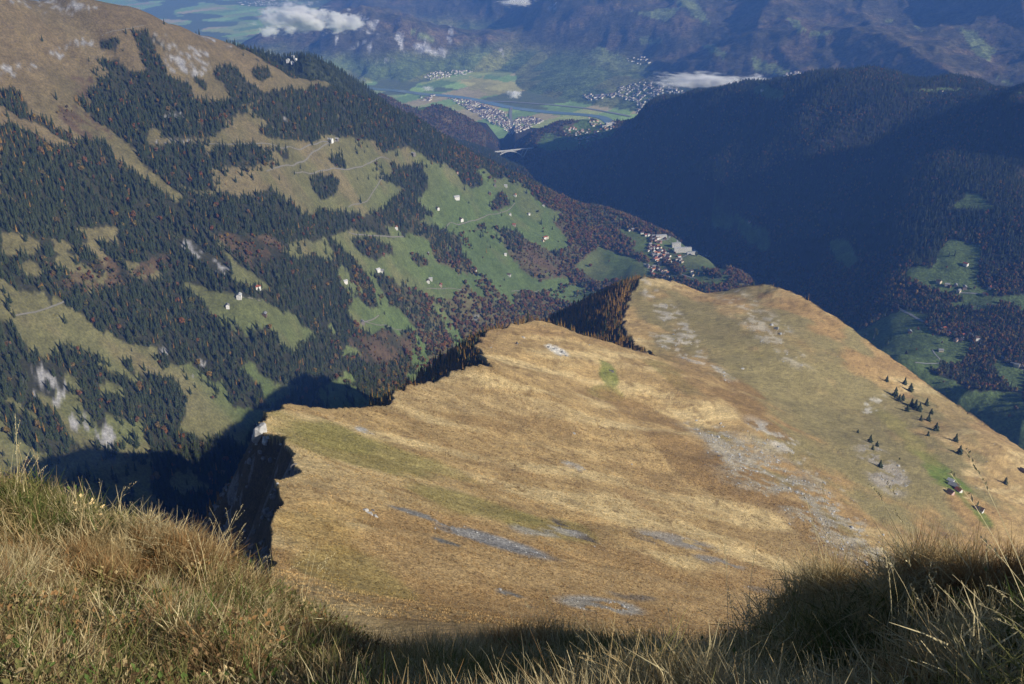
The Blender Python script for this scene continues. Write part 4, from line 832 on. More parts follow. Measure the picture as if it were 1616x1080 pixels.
# ------------------------------------------------------------------ houses
M_WALLS = {'white': plain_mat('white_render', (.74, .72, .68), .85, .3), 'cream': plain_mat('cream_render', (.62, .53, .40), .85, .3), 'timber': plain_mat('weathered_timber', (.13, .085, .055), .9, .8), 'grey': plain_mat('grey_timber', (.20, .18, .16), .9, .8), 'pink': plain_mat('pink_render', (.55, .38, .33), .85, .3)}
M_ROOFS = {'brown': plain_mat('brown_tiles', (.12, .075, .055), .8, .5), 'grey': plain_mat('grey_slates', (.26, .26, .27), .6, .5), 'red': plain_mat('red_tiles', (.34, .095, .05), .8, .5), 'pale': plain_mat('pale_sheet_roof', (.52, .52, .53), .5, .5), 'orange': plain_mat('orange_tiles', (.42, .17, .08), .8, .5)}
M_GLASS = plain_mat('window_glass', (.03, .035, .045), .15, 1.0, .9, 1.1, .5)

def box_vf(x0, x1, y0, y1, z0, z1):
    v = [(x, y, z) for z in (z0, z1) for y in (y0, y1) for x in (x0, x1)]
    return v, [(0, 2, 3, 1), (4, 5, 7, 6), (0, 1, 5, 4), (2, 6, 7, 3), (0, 4, 6, 2), (1, 3, 7, 5)]
def join_vf(parts):
    V_, F_ = [], []
    for v, f in parts:
        o = len(V_); V_ += v; F_ += [tuple(a + o for a in q) for q in f]
    return V_, F_
HM = {}
def house_meshes(w_, l, e, pitch):
    """(walls with gables, roof of two slabs with eaves, window panes) sharing data between equal sizes"""
    key = (w_, l, e, pitch)
    if key not in HM:
        r = e + pitch * w_ / 2; a, b = w_ / 2, l / 2
        v = [(-a, -b, -5), (a, -b, -5), (a, b, -5), (-a, b, -5), (-a, -b, e), (a, -b, e), (a, b, e), (-a, b, e), (0, -b, r), (0, b, r)]
        f = [(0, 1, 5, 8, 4), (1, 2, 6, 5), (2, 3, 7, 9, 6), (3, 0, 4, 7), (4, 8, 9, 7), (5, 6, 9, 8)]
        o = 0.9; t = .3; parts = []
        for s in (-1, 1):
            x1 = s * (a + o); z1 = e - pitch * o; v2 = [(0, -b - o, r + .05), (x1, -b - o, z1 + .05), (x1, b + o, z1 + .05), (0, b + o, r + .05)]; v2 += [(x, y, z + t) for x, y, z in v2]
            f2 = [(0, 1, 2, 3), (7, 6, 5, 4), (0, 4, 5, 1), (1, 5, 6, 2), (2, 6, 7, 3), (3, 7, 4, 0)]
            parts.append((v2, f2 if s > 0 else [tuple(reversed(q)) for q in f2]))
        ch = box_vf(a * .3, a * .3 + .9, -.6, .3, r - pitch * a * .5, r + 1.1)
        win = []
        for y in (-b - .05, b + .05):
            for z in (1.2, 3.6) if e > 4 else (1.2,):
                for x in (-a * .5, a * .5): win.append(box_vf(x - .6, x + .6, y - .03, y + .03, z, z + 1.3))
        HM[key] = (v, f, join_vf(parts), ch, join_vf(win), {}, {})
    return HM[key]
def house(x, y, w_, l, e, pitch, wall, roof, rz, label, cat, group, name='house', z=None):
    v, f, rf, ch, win, mw, mr = house_meshes(w_, l, e, pitch)
    if wall not in mw: mw[wall] = mesh_from('wall', v, f, [M_WALLS[wall]])
    if roof not in mr: mr[roof] = (mesh_from('roof', *rf, [M_ROOFS[roof]]), mesh_from('chimney', *ch, [M_WALLS['grey']]))
    if 'win' not in HM: HM['win'] = {}
    k = (w_, l, e, pitch)
    if k not in HM['win']: HM['win'][k] = mesh_from('windows', *win, [M_GLASS])
    en = bpy.data.objects.new(name, None); COL.objects.link(en); en.location = (x, y, float(ground(x, y)) + .6 if z is None else z); en.rotation_euler = (0, 0, rz)
    en['label'] = label; en['category'] = cat; en['group'] = group
    ob('wall', mw[wall], parent=en); r_ = ob('roof', mr[roof][0], parent=en)
    if cat != 'hut': ob('chimney', mr[roof][1], parent=r_)
    return en
SIZES = [(9, 11, 5.5, .55), (10, 13, 6.0, .5), (8, 9, 5.0, .6), (11, 15, 7.5, .5), (7, 8, 4.5, .6)]
def nm_wall(w_): return {'white': 'white-walled', 'cream': 'cream-walled', 'timber': 'dark timber', 'grey': 'grey timber', 'pink': 'pink-walled'}[w_]
def nm_roof(r_): return {'brown': 'brown', 'grey': 'grey', 'red': 'red', 'pale': 'pale metal', 'orange': 'orange'}[r_]
HR_ = random.Random(5)
def farm(px, c, wall, roof, size, where, big=1.0, rz=None):
    u, v = crop([px], *c)[0]; p = hit([u], [v])[0]
    s = SIZES[size]; s = (round(s[0] * big, 1), round(s[1] * big, 1), round(s[2] * (big ** .5), 1), s[3])
    rz = HR_.uniform(-.5, .5) + HR_.choice((0.3, 1.87)) if rz is None else rz
    return house(p[0], p[1], *s, wall, roof, rz, '%s farmhouse with %s roof %s' % (nm_wall(wall), nm_roof(roof), where), 'house', 'farmhouses on the sunny mountainside', 'farmhouse')
W_ = 'on the bright meadow above the village'
for px, wall, roof, sz, big, wh in [((395, 658), 'white', 'pale', 3, 1.35, 'largest and alone on the broad meadow'), ((250, 738), 'white', 'brown', 0, 1, 'by the wood beside the broad meadow'), ((430, 825), 'white', 'brown', 1, 1.2, 'beside the track across the broad meadow'), ((690, 558), 'grey', 'grey', 0, 1, W_), ((775, 563), 'white', 'pale', 1, 1, W_),
                           ((690, 525), 'timber', 'brown', 4, 1, W_), ((650, 620), 'timber', 'grey', 1, 1, W_), ((848, 635), 'white', 'orange', 0, 1.1, W_), ((810, 782), 'white', 'pale', 2, 1, W_), ((955, 780), 'white', 'grey', 2, 1, W_), ((1068, 712), 'white', 'brown', 0, 1, W_),
                           ((840, 865), 'pink', 'red', 1, 1, 'above autumn trees at the meadow foot'), ((1090, 962), 'white', 'red', 1, 1, 'on the lower meadow beside autumn trees'), ((1065, 985), 'cream', 'orange', 4, 1, 'on the lower meadow beside autumn trees'), ((1200, 742), 'cream', 'grey', 2, 1, W_), ((60, 318), 'grey', 'pale', 3, 1, 'on the upper pasture under spruces')]:
    farm(px, CV, wall, roof, sz, wh, big)
for px, wall, roof, sz, big, wh in [((1215, 287), 'white', 'red', 1, 1.1, 'at the tip of the narrow green clearing'), ((1130, 327), 'white', 'pale', 1, 1.1, 'at the top of the rounded clearing'), ((1075, 373), 'white', 'grey', 2, 1, 'at the wood edge of the rounded clearing'), ((1250, 413), 'timber', 'grey', 0, 1, 'in the middle of the rounded clearing')]:
    farm(px, C4, wall, roof, sz, wh, big)
for px, wall, roof, sz, big, wh in [((168, 203), 'white', 'pale', 1, 1, 'paired on the meadow above the wood'), ((188, 207), 'white', 'grey', 0, 1, 'paired on the meadow above the wood'), ((405, 255), 'white', 'brown', 1, 1, 'at the foot of the olive meadow'), ((418, 245), 'white', 'pale', 0, 1, 'at the foot of the olive meadow'), ((465, 273), 'pink', 'red', 0, 1, 'beside the track under the olive meadow'), ((625, 200), 'white', 'grey', 1, 1, 'between the hedgerow and the green field'), ((788, 225), 'white', 'brown', 1, 1, 'on the green field above the larch wood'),
                           ((15, 258), 'white', 'pale', 0, 1, 'in a gap of the spruce wood'), ((95, 450), 'grey', 'grey', 1, 1, 'on the small lower clearing'), ((195, 130), 'timber', 'red', 4, 1, 'tucked under the spruce clump'), ((405, 123), 'timber', 'grey', 4, 1, 'below the row of small spruces'), ((955, 50), 'white', 'red', 1, 1, 'on the meadow between red autumn trees'), ((967, 46), 'cream', 'orange', 0, 1, 'on the meadow between red autumn trees'), ((770, 128), 'white', 'pale', 2, 1, 'on the field beside brown thickets'), ((1325, 60), 'white', 'pale', 2, 1, 'in the red autumn wood above the village'), ((255, 3), 'white', 'orange', 0, 1.1, 'by the track on the upper meadow')]:
    farm(px, C5, wall, roof, sz, wh, big)
farm((1560, 670), C1, 'white', 'pale', 3, 'long beside the high pasture tracks', 1.1, 1.2)
farm((1590, 663), C1, 'grey', 'pale', 1, 'small beside the high pasture tracks', .8, 1.2)
p = hit(*zip(*crop([(402, 460)], *CV)))[0]
e = house(p[0], p[1], 6, 7, 5, .5, 'pink', 'red', .3, 'tiny bright red hut at the corner of the spruce clump', 'hut', 'huts', 'hut')
for i, (dx, dy) in enumerate([(1360, 292), (1380, 300), (1395, 285), (1385, 272)]):
    farm((dx, dy), C1, 'white', 'pale', (3, 1, 0, 2)[i], ('with wide front', 'smaller', 'upper', 'topmost')[i] + ' on the wooded hump', 1.0, .4 * i)
# alp huts on the ridge
for (px, wall, roof, sz, lb) in [((640, 805), 'white', 'pale', 4, 'white alp hut with pale roof, uppermost on the bright green strip'), ((660, 832), 'grey', 'grey', 1, 'long grey-roofed alp barn on the bright green strip'), ((690, 864), 'white', 'red', 4, 'small white alp hut with red roof on the green strip'), ((640, 876), 'pink', 'brown', 4, 'small pink alp hut with brown roof on the green strip'), ((820, 985), 'white', 'brown', 0, 'lowest alp hut, brown-roofed, alone at the end of the green strip'), ((1095, 737), 'timber', 'brown', 4, 'dark timber hut alone on the dry grass beyond the alp')]:
    u, v = crop([px], *CA)[0]; p = hit([u], [v])[0]; s = SIZES[sz]
    house(p[0], p[1], s[0] * .9, s[1] * .9, 3.2, .55, wall, roof, HR_.uniform(.5, .9), lb, 'hut', 'alp huts on the ridge pasture', 'alp_hut')
# houses of the shaded valley
for i, px in enumerate([(380, 545), (365, 512), (330, 517), (412, 525), (520, 560), (548, 524), (572, 524), (545, 470), (318, 512), (270, 755), (288, 745), (305, 742), (325, 748), (345, 752), (330, 770), (360, 768), (380, 778), (400, 778), (425, 775), (445, 778), (365, 805), (395, 798), (465, 790), (480, 798), (285, 860), (690, 940), (718, 948), (120, 760), (418, 402), (645, 850), (690, 855), (275, 495), (540, 1050)]):
    u, v = crop([px], *CR)[0]; p = hit([u], [v])[0]; s = SIZES[HR_.choice((0, 1, 1, 2, 3))]; wall = HR_.choice(('white', 'white', 'cream', 'timber', 'pink')); roof = HR_.choice(('brown', 'red', 'grey', 'brown'))
    wh = 'in the shaded terrace hamlet' if px[1] < 600 else ('in the row along the valley road' if px[1] < 830 else 'alone on the valley meadows')
    house(p[0], p[1], *s, wall, roof, HR_.uniform(0, 3.1), '%s house with %s roof %s' % (nm_wall(wall), nm_roof(roof), wh), 'house', 'houses in the shaded valley')
p = hit(*zip(*crop([(1490, 85)], *CG)))[0]; house(p[0], p[1], 9, 11, 5.5, .55, 'white', 'red', .4, 'white house with red roof alone on the meadow across the gorge', 'house', 'houses in the shaded valley')
p = hit(*zip(*crop([(1225, 440)], *C3)))[0]; house(p[0], p[1], 14, 18, 9, .5, 'cream', 'brown', .4, 'large cream house among trees near the top of the shaded hill', 'house', 'houses in the shaded valley')
p = hit(*zip(*crop([(380, 430)], *C3)))[0]; house(p[0], p[1], 11, 15, 6, .5, 'white', 'grey', .4, 'white house with grey roof on the hilltop meadow', 'house', 'houses in the shaded valley')

def spread(poly, n, gap, rnd):
    out = []; us = [p[0] for p in poly]; vs = [p[1] for p in poly]; tries = 0
    while len(out) < n and tries < n * 60:
        tries += 1; u = rnd.uniform(min(us), max(us)); v = rnd.uniform(min(vs), max(vs))
        if not inpoly(poly, np.array([u]), np.array([v]))[0]: continue
        if any(abs(u - a) < gap and abs(v - b) < gap * .75 for a, b in out): continue
        out.append((u, v))
    return out
def hamlet(poly, n, gap, rnd, where, group, walls, roofs, sizes, rot):
    q = spread(poly, n, gap, rnd); P_ = hit([a for a, b in q], [b for a, b in q])
    for p in P_:
        if np.isnan(p[0]): continue
        wall = rnd.choice(walls); roof = rnd.choice(roofs)
        house(p[0], p[1], *SIZES[rnd.choice(sizes)], wall, roof, rot + rnd.uniform(-.3, .3) + rnd.choice((0, 1.57)), '%s village house with %s roof %s' % (nm_wall(wall), nm_roof(roof), where), 'house', group)
rv = random.Random(9)
WL = ('white', 'white', 'white', 'cream', 'pink', 'timber'); RL = ('brown', 'grey', 'orange', 'red', 'brown', 'grey')
hamlet(crop([(330, 330), (480, 380), (560, 450), (650, 480), (655, 520), (560, 560), (430, 570), (380, 520), (330, 430), (300, 410)], *CG), 52, 1.9, rv, 'in the packed core of the terrace village', 'houses in the core of the terrace village', WL, RL, (0, 1, 1, 2, 3), .5)
hamlet(crop([(60, 165), (200, 180), (330, 210), (520, 240), (540, 330), (460, 340), (340, 310), (260, 240)], *CG), 20, 2.6, rv, 'along the upper edge of the terrace village', 'houses along the upper edge of the terrace village', WL, RL, (0, 1, 1, 3), .3)
hamlet(crop([(260, 570), (400, 590), (560, 640), (580, 740), (330, 690), (330, 620)], *CG), 20, 2.2, rv, 'at the lower end of the terrace village', 'houses at the lower end of the terrace village', WL, RL, (0, 1, 1, 2), .3)
hamlet(crop([(660, 460), (720, 500), (720, 570), (690, 560)], *CG), 4, 2.2, rv, 'on the meadow side of the terrace village', 'houses on the meadow side of the terrace village', WL, RL, (0, 1), .3)
hamlet(crop([(790, 640), (830, 650), (850, 720), (800, 700)], *CG), 3, 2.2, rv, 'alone on the sloping meadow below the clinic', 'houses below the clinic', ('white', 'cream'), ('grey', 'brown'), (0, 2), .3)
hamlet(crop([(1110, 545), (1190, 545), (1280, 560), (1390, 560), (1400, 600), (1230, 670), (1190, 600), (1110, 600)], *CT), 48, 1.6, rv, 'in the far village above the gorge', 'houses of the far village', WL, RL, (0, 1, 1, 3), .2)
hamlet(crop([(1270, 470), (1350, 490), (1400, 530), (1480, 480), (1500, 560), (1410, 570), (1330, 540)], *CT), 24, 1.6, rv, 'along the upper row of the far village', 'houses of the far village upper row', ('white', 'cream', 'cream'), ('brown', 'orange', 'grey'), (1, 3, 3), .2)

# clinic: white stepped slabs with ribbons of window
def slab(px, c, L, D, floors, rz, label, fh=3.4):
    L, D = L * .85, D * .95
    u, v = crop([px], *c)[0]; p = hit([u], [v])[0]; en = bpy.data.objects.new('clinic_building', None); COL.objects.link(en); en.location = (p[0], p[1], float(ground(p[0], p[1])) - 1); en.rotation_euler = (0, 0, rz)
    en['label'] = label; en['category'] = 'building'; en['group'] = 'clinic buildings of the terrace village'
    for k in range(floors):
        o_ = k * D * .06
        ob('floor_band', mesh_from('floor_band', *box_vf(-L / 2, L / 2, -D / 2 + o_, D / 2, k * fh, k * fh + 2.2), [M_WALLS['white']]), parent=en)
        ob('window_band', mesh_from('window_band', *box_vf(-L / 2 + .6, L / 2 - .6, -D / 2 + o_ + 1.2, D / 2 - .6, k * fh + 2.2, (k + 1) * fh), [M_GLASS]), parent=en)
    H = floors * fh; o_ = (floors - 1) * D * .06
    ob('roof', mesh_from('roof', *box_vf(-L / 2, L / 2, -D / 2 + o_, D / 2, H, H + .9), [M_ROOFS['pale']]), parent=en)
    return en
slab((640, 372), CG, 46, 15, 6, .16, 'tall white clinic block with bands of windows, rearmost of the complex')
slab((760, 408), CG, 50, 13, 4, .18, 'low white clinic wing in front of the tall block')
slab((690, 428), CG, 68, 16, 6, .14, 'long white clinic block with stacked balconies beside the village core')
slab((815, 452), CG, 46, 14, 3, .2, 'low pale clinic wing beside the meadow')
slab((860, 425), CG, 40, 34, 2, .1, 'flat grey-roofed square hall between the clinic wings')
slab((465, 262), CG, 58, 15, 4, .2, 'broad pale block at the upper edge of the terrace village')
slab((1450, 528), CT, 70, 18, 5, .3, 'large pale monastery block at the end of the far village')
slab((1410, 545), CT, 40, 14, 4, .3, 'smaller pale block beside the monastery of the far village')

# towns on the valley floor: hundreds of dots, one mass each
M_TOWN_W = plain_mat('town_walls', (.72, .70, .67), .85, .004, .75, 1.15); M_TOWN_R = plain_mat('town_roofs', (.20, .15, .13), .8, .004, .6, 1.5)
def town(poly, n, gap, label, seed, s=1.0):
    rnd = random.Random(seed); q = spread(poly, n, gap, rnd); P_ = hit([a for a, b in q], [b for a, b in q], 7000); wv, wf, rf_v, rf_f = [], [], [], []
    for p in P_:
        if np.isnan(p[0]): continue
        w_, l, e = rnd.uniform(8, 14) * s, rnd.uniform(10, 20) * s, rnd.uniform(6, 11); a = rnd.uniform(0, 3.14); ca, sa = math.cos(a), math.sin(a); big = rnd.random() < .06
        if big: w_, l = w_ * 1.8, l * 2.2
        T_ = lambda x, y, z: (p[0] + ca * x - sa * y, p[1] + sa * x + ca * y, p[2] + z)
        v, f = box_vf(-w_ / 2, w_ / 2, -l / 2, l / 2, -4, e); o = len(wv); wv += [T_(*c) for c in v]; wf += [tuple(i + o for i in t) for t in f]
        r = e + (.8 if big else .28 * w_); o = len(rf_v); k = .55
        rf_v += [T_(*c) for c in [(-w_ * k, -l * k, e), (w_ * k, -l * k, e), (w_ * k, l * k, e), (-w_ * k, l * k, e), (0, -l * k, r), (0, l * k, r)]]
        rf_f += [tuple(i + o for i in t) for t in [(0, 1, 4), (1, 2, 5, 4), (2, 3, 5), (3, 0, 4, 5)]]
    o = len(wv); me = mesh_from('town', wv + rf_v, wf + [tuple(i + o for i in t) for t in rf_f], [M_TOWN_W, M_TOWN_R], [0] * len(wf) + [1] * len(rf_f))
    ob('town', me, kind='stuff', label=label)
town(crop([(300, 340), (450, 355), (560, 385), (690, 430), (735, 500), (760, 600), (700, 560), (600, 510), (500, 450), (400, 390)], *CT), 330, 1.15, 'white houses of the town at the mouth of the gorge', 1, 1.15)
town(crop([(760, 520), (800, 480), (900, 470), (980, 500), (900, 540), (780, 590)], *CT), 110, 1.15, 'white houses of the town quarter beyond the stream', 2, 1.15)
town(crop([(130, 185), (200, 150), (330, 142), (480, 145), (500, 162), (300, 190), (180, 215)], *CT), 75, 1.6, 'houses of the village under the limestone cliffs', 3)
town(crop([(1300, 420), (1400, 390), (1540, 390), (1616, 430), (1616, 500), (1500, 545), (1390, 540), (1400, 500), (1310, 460)], *C2), 260, 1.25, 'houses of the large town on the valley plain', 4, 1.2)
town(crop([(480, 350), (560, 335), (650, 370), (600, 390), (490, 385)], *C3), 55, 1.4, 'houses of the village above the hill crest', 5)
town(crop([(0, 430), (110, 430), (100, 470), (0, 490)], *C3), 30, 1.5, 'houses of the town edge beside the hill', 6, 1.2)
town(crop([(1330, 280), (1430, 270), (1480, 300), (1400, 310)], *C2), 16, 1.5, 'houses of the hillside village among vineyards', 7)
town(crop([(1140, 450), (1290, 440), (1290, 470), (1160, 475)], *C2), 30, 1.5, 'houses along the valley road by the cloud', 8, 1.3)
town(crop([(370, 460), (440, 450), (440, 480), (380, 478)], *C2), 14, 1.5, 'low sheds by the river', 9, 1.6)
town(crop([(1100, 10), (1350, 0), (1400, 25), (1150, 30)], *C1), 45, 1.7, 'distant houses far up the broad valley', 10, 1.5)

# ------------------------------------------------------------------ arch bridge
M_CONC = plain_mat('pale_concrete', (.60, .60, .58), .8, .05, .9, 1.1)
A_ = P(767, 241.5, 6270); B_ = P(840, 234.2, 6330); ex_ = (B_ - A_); Lb = float(np.hypot(ex_[0], ex_[1])); ra = math.atan2(ex_[1], ex_[0]); dzb = (B_[2] - A_[2]) / Lb
br = bpy.data.objects.new('arch_bridge', None); COL.objects.link(br); br.location = tuple(A_); br.rotation_euler = (0, 0, ra)
br['label'] = 'white concrete arch road bridge spanning the dark gorge'; br['category'] = 'bridge'
def beam(pts, wid, th, name, parent, mat=M_CONC):
    vs, fs = [], []
    for i, (x, z) in enumerate(pts):
        a, b = pts[max(i - 1, 0)], pts[min(i + 1, len(pts) - 1)]; dx, dz = b[0] - a[0], b[1] - a[1]; L = math.hypot(dx, dz); nx, nz = -dz / L * th / 2, dx / L * th / 2
        vs += [(x + nx, -wid / 2, z + nz), (x + nx, wid / 2, z + nz), (x - nx, wid / 2, z - nz), (x - nx, -wid / 2, z - nz)]
    for i in range(len(pts) - 1):
        for k in range(4): fs.append((i * 4 + k, i * 4 + (k + 1) % 4, i * 4 + 4 + (k + 1) % 4, i * 4 + 4 + k))
    fs += [(3, 2, 1, 0), tuple(range(len(vs) - 4, len(vs)))]
    return ob(name, mesh_from(name, vs, fs), mat, parent=parent)
zd = lambda x: dzb * x
dk = beam([(-25, zd(-25)), (Lb * .5, zd(Lb * .5)), (Lb + 12, zd(Lb + 12))], 11, 5.0, 'deck', br)
for s in (-5.2, 5.2):
    o = beam([(-25, zd(-25) + 3.4), (Lb + 12, zd(Lb + 12) + 3.4)], .4, 1.2, 'parapet', dk); o.location.y = s
a0, a1 = Lb * .20, Lb * .80; f0, f1 = -40, -52
arc = []
for k in range(25):
    t = k / 24; x = a0 + (a1 - a0) * t; base = zd(x) + f0 + (f1 - f0) * t; arc.append((x, base + (-(f0 + (f1 - f0) * t) - 4.5) * (1 - (2 * t - 1) ** 2)))
beam(arc, 8, 5.0, 'arch', br)
for x0, z0, x1 in [(a0, f0, a0 - 12), (a1, f1, a1 + 30), (a1 - 12, f1 + 18, a1 + 2), (Lb * .06, -22, Lb * .06), (Lb * .35, -15, Lb * .33), (a0 - 16, f0 + 8, a0 - 34)]:
    beam([(x0, zd(x0) + z0), (x1, zd(x1) - 2.4)], 6, 4.0, 'pier', br)
# ------------------------------------------------------------------ boulders and outcrops
M_ROCK = plain_mat('pale_limestone', (.44, .43, .41), .9, 1.2, .55, 1.25, .2, .15); M_DARKROCK = plain_mat('dark_slate', (.16, .15, .145), .9, 1.5, .5, 1.4, .2, .1)
def rock_mesh(seed, sub=3, squash=(1, 1, .8), rough=.32):
    bm = bmesh.new(); bmesh.ops.create_icosphere(bm, subdivisions=sub, radius=1.0); r = random.Random(seed)
    pl = [(Vector((r.uniform(-1, 1), r.uniform(-1, 1), r.uniform(-.6, 1))).normalized(), r.uniform(.55, .85)) for _ in range(9)]
    from mathutils import noise as mn
    for v in bm.verts:
        p = v.co.copy()
        for n_, d_ in pl:
            q = p.dot(n_)
            if q > d_: p -= n_ * (q - d_)
        p *= 1 + rough * .5 * mn.noise(p * 1.7 + Vector((seed * 3.1, 0, 0))) + rough * .3 * mn.noise(p * 4.5 + Vector((0, seed, 0)))
        v.co = Vector((p.x * squash[0], p.y * squash[1], p.z * squash[2]))
    me = bpy.data.meshes.new('boulder'); bm.to_mesh(me); bm.free(); return me
RK = [rock_mesh(i, 3, ((1, .8, .7), (1.2, .7, .6), (.8, .9, 1.0), (1, 1, .5))[i % 4]) for i in range(6)]
for m_ in RK: m_.materials.append(M_ROCK)
RKD = [m_.copy() for m_ in RK[:3]]
for m_ in RKD: m_.materials.clear(); m_.materials.append(M_DARKROCK)
def rocks(name, items, label, cat, group=None):
    """items: (u, v, size in photo pixels, mesh, sink); the first call argument makes one thing of pieces that form one outcrop"""
    en = None
    for i, (u, v, s, me, sq) in enumerate(items):
        p = hit([u], [v])[0]; r_ = float(np.linalg.norm(p)); R_ = s / 2 * r_ / FPX
        if en is None:
            if len(items) == 1:
                o = ob(name, me, loc=tuple(p), label=label, cat=cat, group=group); o.scale = (R_, R_, R_ * sq); o.rotation_euler = (.2 * (u % 3), .1 * (v % 5), u * .7); return o
            en = bpy.data.objects.new(name, None); COL.objects.link(en); en.location = tuple(p); p0 = p
            for k, q in (('label', label), ('category', cat), ('group', group)):
                if q: en[k] = q
        o = ob('block', me, parent=en, loc=tuple(p - p0)); o.scale = (R_, R_, R_ * sq); o.rotation_euler = (.3 * (u % 3) - .3, .12 * (v % 5), u * .7)
    return en
rocks('rock_outcrop', [(411, 684, 34, RK[2], 1.3), (420, 696, 18, RK[0], 1.0), (406, 700, 11, RK[1], .9), (424, 690, 9, RK[3], .9), (403, 672, 9, RK[4], 1)], 'white limestone outcrop jutting from the tip of the ridge edge', 'rock')
rocks('rock_outcrop', [(575, 806, 12, RK[1], .8), (583, 811, 15, RK[0], .7), (592, 815, 11, RK[4], .7), (588, 806, 8, RKD[1], .8)], 'small white broken outcrop in the dry grass near the ridge edge', 'rock')
rocks('rock_outcrop', [(866, 548, 10, RK[3], .7), (876, 552, 13, RK[1], .6), (887, 557, 10, RK[3], .6), (893, 562, 7, RK[4], .6)], 'pale slab outcrop on top of the second hump of the ridge', 'rock')
rocks('boulder', [(964, 586, 10, RKD[0], .9)], 'dark boulder with a green patch beside it on the ridge', 'boulder')
rocks('boulder', [(816, 543, 8, RKD[2], .9)], 'dark boulder near the top of the second hump', 'boulder')
rocks('boulder', [(826, 533, 7, RK[4], .7)], 'grey boulder just under the top of the second hump', 'boulder')
rocks('boulder', [(1171, 582, 7, RK[0], .8)], 'white boulder on the green patch below the third hump', 'boulder')
rocks('rock_outcrop', [(1218, 514, 9, RK[1], .7), (1224, 519, 11, RK[0], .7), (1232, 527, 9, RK[4], .7)], 'white broken outcrop high on the third hump', 'rock')
rocks('rock_outcrop', [(438, 764, 7, RK[1], .8), (434, 772, 9, RKD[0], .9), (428, 782, 8, RK[4], .8)], 'small grey outcrop on the lower notch of the ridge edge', 'rock')
rb = random.Random(3)
for i in range(26):
    t = rb.random(); u = 1105 + 300 * t + rb.uniform(-25, 25); v = 668 + 200 * t + rb.uniform(-20, 20)
    rocks('boulder', [(u, v, rb.uniform(3, 6), RK[i % 6], .7)], 'pale limestone boulder in the scree gully of the ridge', 'boulder', 'boulders in the scree gully')

# loose stones of the scree: one mass
SL = bpy.data.collections.new('stone_library')
for i in range(4):
    me = rock_mesh(60 + i, 2, (1, .8, .6)); me.materials.append(M_ROCK if i < 2 else M_DARKROCK); SL.objects.link(bpy.data.objects.new('%02d_stone' % i, me))
x, y = candidates(180, 1700, -22, 30, 1 / 9.0)
ai = np.clip(np.rint((np.arctan2(x, y) - AZ[0]) / (AZ[1] - AZ[0])).astype(int), 0, NAZ - 1); ji = np.clip(np.searchsorted(HR, np.hypot(x, y)), 0, len(HR) - 1); sw = SCW[ji, ai]
far_ = np.hypot(x, y); k = (RNG.random(len(x)) < np.clip(sw, 0, 1) * .55 + .0012); x, y, sw, far_ = x[k], y[k], sw[k], far_[k]
z = ground(x, y); sz = RNG.gamma(1.6, .5, len(x)) * np.where(far_ > 700, .75, .38) + .12
ex, ey = candidates(230, 660, -26, -5, 1 / 30.0); k = (region(ex, ey) == 0) & inpoly(OFFPOLY, ex, ey) & (fbm(ex, ey, 30, 3, 309) > .05); ex, ey = ex[k], ey[k]; k = keep(ex, ey, 30, 2); ex, ey = ex[k], ey[k]
x, y, z, far_, sz = np.concatenate([x, ex]), np.concatenate([y, ey]), np.concatenate([z, ground(ex, ey)]), np.concatenate([far_, np.hypot(ex, ey)]), np.concatenate([sz, RNG.gamma(2, .8, len(ex)) + .4])
light = (C[np.clip(np.searchsorted(HR, far_), 0, len(HR) - 1), np.clip(np.rint((np.arctan2(x, y) - AZ[0]) / (AZ[1] - AZ[0])).astype(int), 0, NAZ - 1)].mean(-1) > .2)
scatter('scree', np.stack([x, y, z], -1), RNG.uniform(0, 6.28, len(x)), np.clip(sz, .15, 3.6), np.where(light, RNG.integers(0, 2, len(x)), RNG.integers(2, 4, len(x))), SL, label='loose scree stones on the ridge slope')
print('STONES', len(x))

# ------------------------------------------------------------------ lone trees on the ridge pasture
TP = [((237, 170), 10), ((350, 188), 11), ((385, 232), 13), ((290, 262), 15), ((315, 292), 11), ((338, 286), 10), ((393, 325), 13), ((418, 338), 14), ((442, 356), 13), ((488, 320), 12), ((365, 357), 11), ((517, 374), 9), ((452, 415), 9), ((500, 417), 11), ((548, 480), 13), ((498, 512), 8), ((672, 546), 12), ((695, 628), 14), ((985, 815), 11), ((132, 552), 12), ((175, 578), 9), ((147, 600), 8), ((195, 710), 12), ((55, 494), 6), ((318, 662), 4)]
for i, (px, hp) in enumerate(TP):
    u, v = crop([px], *CA)[0]; p = hit([u], [v])[0]; H = hp * float(np.linalg.norm(p)) / FPX * 1.12; k = (0, 2, 4)[i % 3]; s = H / (22 * (1, 1.08, .9, 1, .8)[k])
    if i < 16: lb, gp = 'small dark conifer in the loose cluster on the dry ridge pasture', 'conifers clustered on the ridge pasture'
    elif i < 18: lb, gp = 'lone dark conifer just below the cluster on the ridge pasture', 'lone conifers below the cluster'
    elif i == 18: lb, gp = 'single dark conifer standing alone beyond the alp huts', 'lone conifers of the alp'
    else: lb, gp = 'stunted dark conifer among the grey scree above the alp huts', 'conifers in the scree'
    e = plant('spruce', k, tuple(p), s, i * 1.3, lb, 'conifer', gp, 'conifer'); e.scale = (s * 1.75, s * 1.75, s)

